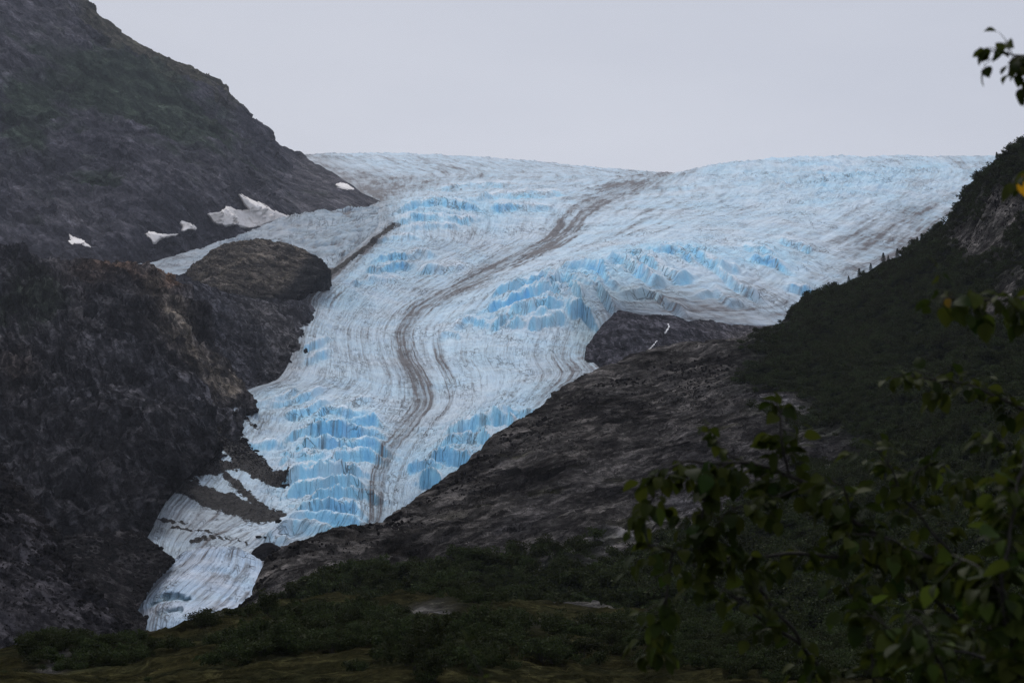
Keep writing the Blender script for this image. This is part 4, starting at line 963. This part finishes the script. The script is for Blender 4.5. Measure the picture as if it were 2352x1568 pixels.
# the thickets too dense to count
lib = bpy.data.collections.new('scrub_source')
for k, (fo, st) in enumerate(FAR):
    so = bpy.data.objects.new('scrub_source_%d' % k, fo); lib.objects.link(so)
def scatter(name, pts, size, seed, label, cat, lib=lib, tilt=.15):
    r = np.random.default_rng(seed); n = len(pts)
    me = bpy.data.meshes.new(name); me.vertices.add(n); me.vertices.foreach_set('co', np.asarray(pts, np.float32).ravel())
    at = me.attributes.new('size', 'FLOAT', 'POINT'); at.data.foreach_set('value', np.asarray(size, np.float32))
    at = me.attributes.new('turn', 'FLOAT_VECTOR', 'POINT'); tv = np.zeros((n, 3), np.float32); tv[:, 2] = r.uniform(0, 6.28, n); tv[:, :2] = r.normal(size=(n, 2)) * tilt; at.data.foreach_set('vector', tv.ravel())
    o = obj(name, me, None, kind='stuff', label=label, category=cat)
    ng = bpy.data.node_groups.new(name + '_scatter', 'GeometryNodeTree')
    ng.interface.new_socket('Geometry', in_out='INPUT', socket_type='NodeSocketGeometry'); ng.interface.new_socket('Geometry', in_out='OUTPUT', socket_type='NodeSocketGeometry')
    gi = ng.nodes.new('NodeGroupInput'); go = ng.nodes.new('NodeGroupOutput')
    ci = ng.nodes.new('GeometryNodeCollectionInfo'); ci.inputs[0].default_value = lib; ci.inputs['Separate Children'].default_value = True; ci.inputs['Reset Children'].default_value = True
    ip = ng.nodes.new('GeometryNodeInstanceOnPoints'); ip.inputs['Pick Instance'].default_value = True
    a1 = ng.nodes.new('GeometryNodeInputNamedAttribute'); a1.data_type = 'FLOAT'; a1.inputs['Name'].default_value = 'size'
    a2 = ng.nodes.new('GeometryNodeInputNamedAttribute'); a2.data_type = 'FLOAT_VECTOR'; a2.inputs['Name'].default_value = 'turn'
    er = ng.nodes.new('FunctionNodeEulerToRotation')
    ng.links.new(gi.outputs[0], ip.inputs['Points']); ng.links.new(ci.outputs[0], ip.inputs['Instance'])
    ng.links.new(a1.outputs[0], ip.inputs['Scale']); ng.links.new(a2.outputs[0], er.inputs[0]); ng.links.new(er.outputs[0], ip.inputs['Rotation'])
    ng.links.new(ip.outputs[0], go.inputs[0])
    md = o.modifiers.new('scatter', 'NODES'); md.node_group = ng
    return o
pts, _, _ = sample_land('ridge', mask_r, 9000, 8); r = np.random.default_rng(2)
scatter('ridge_scrub', pts - np.array((0, 0, .2)), r.uniform(.9, 2.8, len(pts)), 3, 'dense dark scrub covering the right hand ridge', 'scrub')
pts, _, _ = sample_land('mossy_knoll', mask_m, 3800, 9)
scatter('knoll_scrub', pts - np.array((0, 0, .1)), r.uniform(.35, 1.3, len(pts)), 4, 'low dark scrub and heath on the mossy knoll', 'scrub')

# loose stones on the bare slopes
lib2 = bpy.data.collections.new('stone_source')
for k in range(4):
    sm = boulder_mesh(80 + k, 10); sm.materials.append(M_BOULD); so = bpy.data.objects.new('stone_source_%d' % k, sm); lib2.objects.link(so)
def stones(land, mask, count, lo, hi, seed, name, label):
    pts, _, _ = sample_land(land, mask, count, seed); r = np.random.default_rng(seed)
    scatter(name, pts, lo + (hi - lo) * r.uniform(size=count) ** 3, seed, label, 'stones', lib2, .6)
stones('ridge', np.clip(1 - 1.5 * veg_mask(Tr['U'], Tr['V'], n2) + .3 * n3, 0, 1) * sstep(.0, .35, n3 + .2) * (np.arange(n3.shape[0])[:, None] < Tr['nr'] - 30), 4500, .12, .75, 21, 'ridge_rubble', 'loose grey stones strewn over the bare ridge slope')
Tg = TERR['gully_slope']; stones('gully_slope', np.ones_like(Tg['U']), 1500, .3, 2.0, 22, 'gully_rubble', 'loose stones on the dark slope at the left edge')
Tq = TERR['moraine_mound']; stones('moraine_mound', np.ones_like(Tq['U']), 1200, .2, 1.6, 23, 'moraine_rubble', 'loose stones on the dark moraine mound')
TERR['glacier']['nr'] = NR
stones('glacier', np.clip(deb * 1.4 - .5, 0, 1) * (gV > 900), 2500, .2, 1.5, 24, 'ice_rubble', 'black rockfall debris lying on the lower left ice')

# ------------------------------------------------------------------ small spruces on the ridge crest
def spruce_meshes(seed):
    r = np.random.default_rng(seed)
    tv, tf = tube(np.stack([np.zeros(6), np.zeros(6), np.linspace(-.05, 1, 6)], -1), np.linspace(.025, .004, 6), 6)
    Pv, Q, Rn = [], [], []
    for i in range(24):
        z = .10 + .88 * (i / 24) ** .9; L = .24 * (1 - z) ** .8 * r.uniform(.7, 1.2) + .02
        for k in range(6):
            a = 6.28 * k / 6 + i * 1.1 + r.uniform(-.3, .3); dr = np.array([math.cos(a), math.sin(a), -.25])
            for t in np.linspace(.25, 1, 5):
                c = np.array([0, 0, z]) + dr * L * t
                for _ in range(2):
                    d = dr + r.normal(size=3) * .6; d /= np.linalg.norm(d); b = np.cross(d, r.normal(size=3)); b /= np.linalg.norm(b); l = .045 * r.uniform(.7, 1.3)
                    n0 = len(Pv); Pv += [c - d * l * .3, c + b * l * .28, c + d * l, c - b * l * .28]; Rn += [r.uniform()] * 4; Q.append((n0, n0 + 1, n0 + 2, n0 + 3))
    cr = mesh_from('crown', np.array(Pv), np.array(Q), {'rnd': np.array(Rn)}); cr.materials.append(M_SPRUCE)
    tm = mesh_from('trunk', tv, tf); tm.materials.append(M_BARK)
    return cr, tm
SPR = [spruce_meshes(i) for i in range(3)]
for i, (u, v, hp, lab) in enumerate(((1949, 648, 24, 'lowest small spruce on the ridge crest, standing apart from the others'), (1974, 640, 30, 'slim spruce in the crest clump, left of the tallest pair'), (1985, 637, 22, 'short spruce tucked between taller ones on the ridge crest'),
        (2000, 630, 20, 'bushy little spruce just right of the crest clump'), (2031, 606, 28, 'spruce at the left end of the upper crest scrub'), (2040, 602, 22, 'small spruce beside the upper crest scrub'),
        (2060, 592, 36, 'tallest spruce on the ridge crest, thin against the ice'), (2106, 556, 24, 'spruce on the crest below the rocky shoulder'), (2290, 364, 22, 'topmost small spruce on the ridge near the right edge'))):
    k = np.argmin((UV(Tr['G'][Tr['nr'] - 1])[0] - u) ** 2); g = Tr['G'][Tr['nr'] - 1, k]
    e = obj('spruce_tree', None); e.location = Vector(g) - Vector((0, 0, .5)); hh = hp * g[1] / FPX * (.65 + .45 * random.random())
    e.scale = (hh * 1.1, hh * 1.1, hh); e.rotation_euler = (0, 0, i * 1.3); thing(e, lab, 'spruce', 'small spruces on the ridge crest')
    obj('crown', SPR[i % 3][0], None, e); obj('trunk', SPR[i % 3][1], None, e)

# ------------------------------------------------------------------ foreground alder tree
def alder_leaf_material(name, base, var):
    m = leaf_material(name, base, var, .45, .08); nt = m.node_tree; g = NB(nt); b = nt.nodes['Principled BSDF']
    b.inputs['Roughness'].default_value = .6
    return m
M_LEAF = alder_leaf_material('alder_leaf', (0.014, 0.028, 0.005), (0.050, 0.066, 0.010))
M_LEAFY = alder_leaf_material('yellowing_leaf', (0.22, 0.16, 0.015), (0.34, 0.20, 0.012))
M_LEAFO = alder_leaf_material('orange_leaf', (0.50, 0.19, 0.01), (0.60, 0.28, 0.01))
def leaf_mesh(seed):
    """ovate leaf along +X from its stalk: folded at the midrib, toothed, curling down"""
    r = np.random.default_rng(seed); ts_ = np.array([0, .12, .3, .5, .7, .87, 1.0]); wd = np.array([.02, .24, .36, .36, .27, .13, .0]) * r.uniform(.85, 1.15)
    curl = r.uniform(.1, .5); fold = r.uniform(.08, .35); V = []
    for t, w in zip(ts_, wd):
        z = -curl * t * t
        for k in (-1, -.5, 0, .5, 1):
            V.append((t + (.03 * r.uniform(-1, 1) if abs(k) == 1 else 0), k * w, z + abs(k) * w * fold + r.uniform(-.012, .012)))
    V = np.array(V); F = grid_quads(7, 5)
    sv, sf = tube(np.array([(-.35, 0, .06), (-.15, 0, .01), (0.02, 0, 0)]), np.array([.014, .012, .012]), 4)
    return np.concatenate([V, sv]), np.concatenate([F, sf + len(V)])
LEAF = []
for i in range(6):
    v, f = leaf_mesh(300 + i); LEAF.append((v, f, mesh_from('leaf', v, f, {'rnd': np.full(len(v), (i + .5) / 6)})))
for k in LEAF: k[2].materials.append(M_LEAF)
LEAFY = []
for i in range(2):
    v, f = leaf_mesh(320 + i); m_ = mesh_from('leaf', v, f, {'rnd': np.full(len(v), i * .6)}); m_.materials.append(M_LEAFY if i == 0 else M_LEAFO); LEAFY.append(m_)
root = P(2490, 3100, 6.6); alder = obj('alder_tree', None); alder.location = Vector(root)
thing(alder, 'leafy alder close to the camera, its dark branches reaching in from the right', 'tree')
def local(p): return np.asarray(p) - root
def smooth_line(pts, n):
    pts = np.array(pts, float); s_ = np.concatenate([[0], np.cumsum(np.linalg.norm(np.diff(pts[:, :2], axis=0), axis=1))])
    Q = pchip(s_, pts, np.linspace(0, s_[-1], n)) if len(pts) > 2 else np.stack([np.interp(np.linspace(0, s_[-1], n), s_, pts[:, k]) for k in range(3)], -1)
    return Q
BR = [  # (points u v d, base radius m, leafy from, leaf spacing in sketch units, leaf length m)
 ([(2490,3150,6.6),(2470,2300,6.5),(2450,1800,6.5),(2455,1400,6.5),(2465,1150,6.55),(2455,950,6.6),(2440,760,6.4),(2460,500,6.0),(2450,150,5.4),(2405,70,5.0)], .024, .45, 22, .042),
 ([(2448,2000,6.5),(2170,1800,6.5),(1990,1680,6.4),(1907,1568,6.3),(1844,1480,6.25),(1776,1391,6.2),(1724,1333,6.2),(1690,1288,6.2)], .012, .25, 26, .040),
 ([(1844,1480,6.25),(1750,1422,6.2),(1682,1370,6.15),(1640,1330,6.1)], .006, .2, 26, .038),
 ([(2450,1640,6.5),(2210,1430,6.5),(2060,1318,6.3),(1933,1278,6.2),(1802,1273,6.2),(1645,1284,6.15),(1545,1268,6.1),(1490,1252,6.1)], .010, .2, 20, .040),
 ([(2452,1480,6.5),(2225,1320,6.5),(2080,1260,6.3),(1960,1197,6.2),(1897,1145,6.2),(1813,1090,6.2),(1750,1071,6.2),(1671,1061,6.15),(1582,1061,6.1),(1530,1085,6.1),(1500,1130,6.1),(1486,1195,6.1)], .010, .25, 17, .042),
 ([(1750,1071,6.2),(1687,1050,6.2),(1629,998,6.2)], .004, .3, 22, .034),
 ([(1813,1090,6.2),(1800,1040,6.2),(1795,990,6.2),(1788,945,6.2)], .005, .1, 12, .042),
 ([(1671,1061,6.15),(1625,1110,6.1),(1612,1180,6.1),(1602,1265,6.1)], .005, .1, 14, .042),
 ([(1850,1115,6.2),(1771,1147,6.15),(1718,1158,6.1),(1666,1181,6.1),(1630,1230,6.1)], .004, .2, 18, .038),
 ([(2450,1700,6.5),(2270,1440,6.5),(2169,1249,6.4),(2122,1202,6.4),(2090,1155,6.4),(2064,1124,6.4),(2040,1062,6.4),(2008,1028,6.4)], .008, .2, 18, .040),
 ([(2456,1010,6.6),(2350,940,6.5),(2274,904,6.5),(2195,877,6.4),(2130,868,6.35),(2072,874,6.3)], .006, .0, 15, .036),
 ([(2440,600,6.0),(2352,682,5.6),(2290,692,5.5),(2225,688,5.45),(2168,676,5.4)], .006, .25, 13, .040),
 ([(2460,1290,6.5),(2330,1200,6.5),(2245,1140,6.5),(2195,1095,6.4),(2150,1062,6.35),(2100,1090,6.3)], .006, .1, 15, .042),
 ([(2460,2300,6.0),(2420,1850,5.0),(2345,1560,4.6),(2300,1360,4.6),(2325,1200,4.7),(2350,1050,4.8)], .010, .15, 14, .042),
 ([(2460,2200,6.0),(2250,1850,5.2),(2185,1600,5.1),(2150,1500,5.1),(2115,1435,5.1),(2080,1400,5.1)], .007, .15, 16, .042),
 ([(1545,1268,6.1),(1532,1350,6.1),(1514,1430,6.1),(1500,1482,6.1)], .004, .3, 13, .040),
 ([(2120,1765,6.45),(2030,1660,6.2),(2003,1530,6.1),(1990,1430,6.1),(1950,1360,6.1),(1930,1330,6.1)], .006, .2, 17, .042),
 ([(1960,1197,6.2),(1945,1150,6.2),(1935,1120,6.15),(1900,1095,6.1)], .004, .1, 13, .042),
 ([(2080,1260,6.3),(2050,1240,6.2),(1990,1225,6.15),(1940,1225,6.1)], .004, .1, 14, .042),
 ([(2405,70,5.0),(2380,128,4.9),(2335,130,4.9),(2285,120,4.9)], .004, .15, 14, .031), ([(2380,128,4.9),(2362,165,4.9),(2352,195,4.9)], .002, .2, 20, .030),
 ([(2440,350,5.6),(2400,390,5.2),(2352,402,5.1)], .003, .5, 30, .034),
 ([(2450,1660,6.5),(2330,1550,6.2),(2240,1505,6.0),(2120,1480,5.8),(2040,1440,5.7),(1990,1400,5.7)], .006, .1, 16, .044),
 ([(2300,1360,4.6),(2240,1300,4.7),(2190,1270,4.8)], .004, .1, 15, .046),
 ([(2462,1150,6.5),(2360,1050,5.8),(2300,1010,5.6),(2260,1000,5.6)], .004, .0, 14, .040),
]
for k in range(11):                          # limbs on the side away from the picture
    v0 = 1750 - 150 * k; du = 260 + 120 * (k % 3)
    BR.append(([(2455, v0, 6.5), (2455 + du * .5, v0 - 90, 6.6 + .2 * (k % 2)), (2455 + du, v0 - 110 + 30 * (k % 3), 6.5 + .5 * (k % 2)), (2455 + du * 1.5, v0 - 60, 6.7)], .008, .15, 17, .042))
leaf_count = 0; rest = []
def leaf_frame(direction, roll):
    x = Vector(direction).normalized(); up = Vector((0, 0, 1)); y = up.cross(x)
    if y.length < .05: y = Vector((0, 1, 0))
    y.normalize(); z = x.cross(y); c, s_ = math.cos(roll), math.sin(roll)
    y2 = y * c + z * s_; z2 = x.cross(y2)
    from mathutils import Matrix
    return Matrix(((x.x, y2.x, z2.x), (x.y, y2.y, z2.y), (x.z, y2.z, z2.z))).to_4x4()
def add_leaf(par, p, direction, L, mesh=None):
    global leaf_count
    from mathutils import Matrix
    i = random.randrange(6)
    M = Matrix.Translation(Vector(p)) @ leaf_frame(direction, random.uniform(-.9, .9)) @ Matrix.Diagonal((L, L, L, 1))
    if leaf_count < 296 or mesh is not None:
        o = obj('leaf', mesh or LEAF[i][2], None, par); o.matrix_local = M; leaf_count += 1
        if mesh is not None: o['label'] = 'yellow leaf' if mesh is LEAFY[0] else 'orange leaf'
    else:
        v = LEAF[i][0]; mm_ = np.array(M); rest.append((v @ mm_[:3, :3].T + mm_[:3, 3], LEAF[i][1], (i + .5) / 6))
jobs = []
for bi, (pts, rad, frm, sp, L) in enumerate(BR):
    n = max(12, int(sum(math.hypot(pts[k+1][0] - pts[k][0], pts[k+1][1] - pts[k][1]) for k in range(len(pts) - 1)) / 9)); n = min(n, 160)
    Q = smooth_line(pts, n); wob = np.stack([4 * np.array([math.sin(i * .55 + bi) * (i / n) for i in range(n)]), 4 * np.array([math.sin(i * .37 + 2 * bi) * (i / n) for i in range(n)]), np.zeros(n)], -1)
    Q = Q + wob * (bi > 0); W = local(P(Q[:, 0], Q[:, 1], Q[:, 2]))
    tubes = [tube(W, np.linspace(rad, rad * (.35 if bi == 0 else .22) + .0006, n), 7)]
    leaves = []
    acc = 0
    for i in range(1, n):
        acc += math.hypot(Q[i, 0] - Q[i-1, 0], Q[i, 1] - Q[i-1, 1])
        u, v = Q[i, 0], Q[i, 1]
        vis = -60 < v < 1700
        if i / n >= frm and acc >= sp * .5 and vis:
            acc = 0
            tw = W[i] - W[i-1]; tw /= np.linalg.norm(tw)
            sd_ = np.array([random.gauss(0, 1), random.gauss(0, 1), random.gauss(-.1, .8)]); dv = tw * .5 + sd_ * .6; dv /= np.linalg.norm(dv)
            Lt = random.uniform(.02, .075); tip = W[i] + dv * Lt + np.array((0, 0, -Lt * .25)); mid = W[i] + dv * Lt * .5
            tubes.append(tube(np.array([W[i], mid, tip]), np.array([.0016, .0012, .0008]), 4))
            for k in range(random.choice((2, 3, 4))):
                b0 = [W[i] * .4 + tip * .6, tip, tip, W[i]][k]
                dl = dv * .6 + np.array([random.gauss(0, .7), random.gauss(0, .7), random.gauss(-.55, .35)])
                dl = dl / np.linalg.norm(dl); ll = L * random.uniform(.75, 1.4)
                leaves.append((b0 + dl * ll * .33, dl, ll))
    dl = W[-1] - W[-2]; dl /= np.linalg.norm(dl); leaves.append((W[-1] + dl * L * .3, dl + np.array((0, 0, -.4)), L))
    bv, bf = join_tubes(tubes)
    bo = obj('trunk' if bi == 0 else 'branch', mesh_from('branch', bv, bf), M_BARK, alder)
    jobs += [(bo, bi) + l for l in leaves]
random.shuffle(jobs)
def seen(j):
    u_, v_ = UV(np.array(j[2]) + root); return 0 if (-20 < u_ < 2372 and -20 < v_ < 1590) else 1
jobs.sort(key=lambda j: (seen(j), -j[4] / (np.array(j[2]) + root)[1] + random.uniform(0, .004)))
for bo, bi, p, dl, ll in jobs: add_leaf(bo, p, dl, ll)
w0 = local(P(2349, 415, 5.1)); add_leaf([c for c in alder.children if c.name.startswith('branch')][20], w0, (-.1, .1, -1), .040, LEAFY[1])
for u, v in ((2182, 684), (2215, 700)):
    add_leaf([c for c in alder.children if c.name.startswith('branch')][10], local(P(u, v, 5.45)), (-.4, .1, -.8), .036, LEAFY[0])
if rest:
    V_, F_, Rr, o_ = [], [], [], 0
    for v, f, c in rest: V_.append(v); F_.append(f + o_); Rr.append(np.full(len(v), c)); o_ += len(v)
    obj('foliage', mesh_from('foliage', np.concatenate(V_), np.concatenate(F_), {'rnd': np.concatenate(Rr)}), M_LEAF, alder, kind='stuff')

# sapling tip at the bottom edge
sr = P(1150, 1990, 4.6); sap = obj('sapling', None); sap.location = Vector(sr)
thing(sap, 'thin bare sapling with a leafy tip poking up at the bottom edge', 'sapling')
Q = smooth_line([(1150,1990,4.6),(1140,1640,4.6),(1112,1556,4.6),(1082,1500,4.6),(1072,1472,4.6)], 30); W = P(Q[:, 0], Q[:, 1], Q[:, 2]) - sr
tv, tf = tube(W, np.linspace(.004, .0012, 30), 6); stem = obj('stem', mesh_from('stem', tv, tf), M_BARK, sap)
for (u, v, dx, dz, L) in ((1072, 1470, -.3, 1.2, .026), (1075, 1474, .5, .8, .024), (1070, 1476, -.8, .5, .022), (1084, 1500, .8, .3, .018), (1112, 1556, .6, .5, .022)):
    o = obj('leaf', LEAF[random.randrange(6)][2], None, stem)
    from mathutils import Matrix
    o.matrix_local = Matrix.Translation(Vector(P(u, v, 4.6) - sr)) @ leaf_frame((dx, random.uniform(-.4, .4), dz), random.uniform(-.8, .8)) @ Matrix.Diagonal((L, L, L, 1))

# ------------------------------------------------------------------ haze
def haze():
    import bmesh
    bm = bmesh.new(); bmesh.ops.create_cube(bm, size=1)
    for v in bm.verts:
        v.co.x *= 13000; v.co.y = -3100 + (v.co.y + .5) * 15300; v.co.z = -106 + (v.co.z + .5) * 1000
    me = bpy.data.meshes.new('haze'); bm.to_mesh(me); bm.free()
    m = bpy.data.materials.new('haze_air'); m.use_nodes = True; nt = m.node_tree
    nt.nodes.remove(nt.nodes['Principled BSDF'])
    pv = nt.nodes.new('ShaderNodeVolumePrincipled'); pv.inputs['Density'].default_value = 2.8e-5
    pv.inputs['Color'].default_value = (0.80, 0.86, 1.0, 1); pv.inputs['Anisotropy'].default_value = 0.2
    nt.links.new(pv.outputs[0], nt.nodes['Material Output'].inputs['Volume'])
    obj('haze', me, m, kind='stuff')
haze()
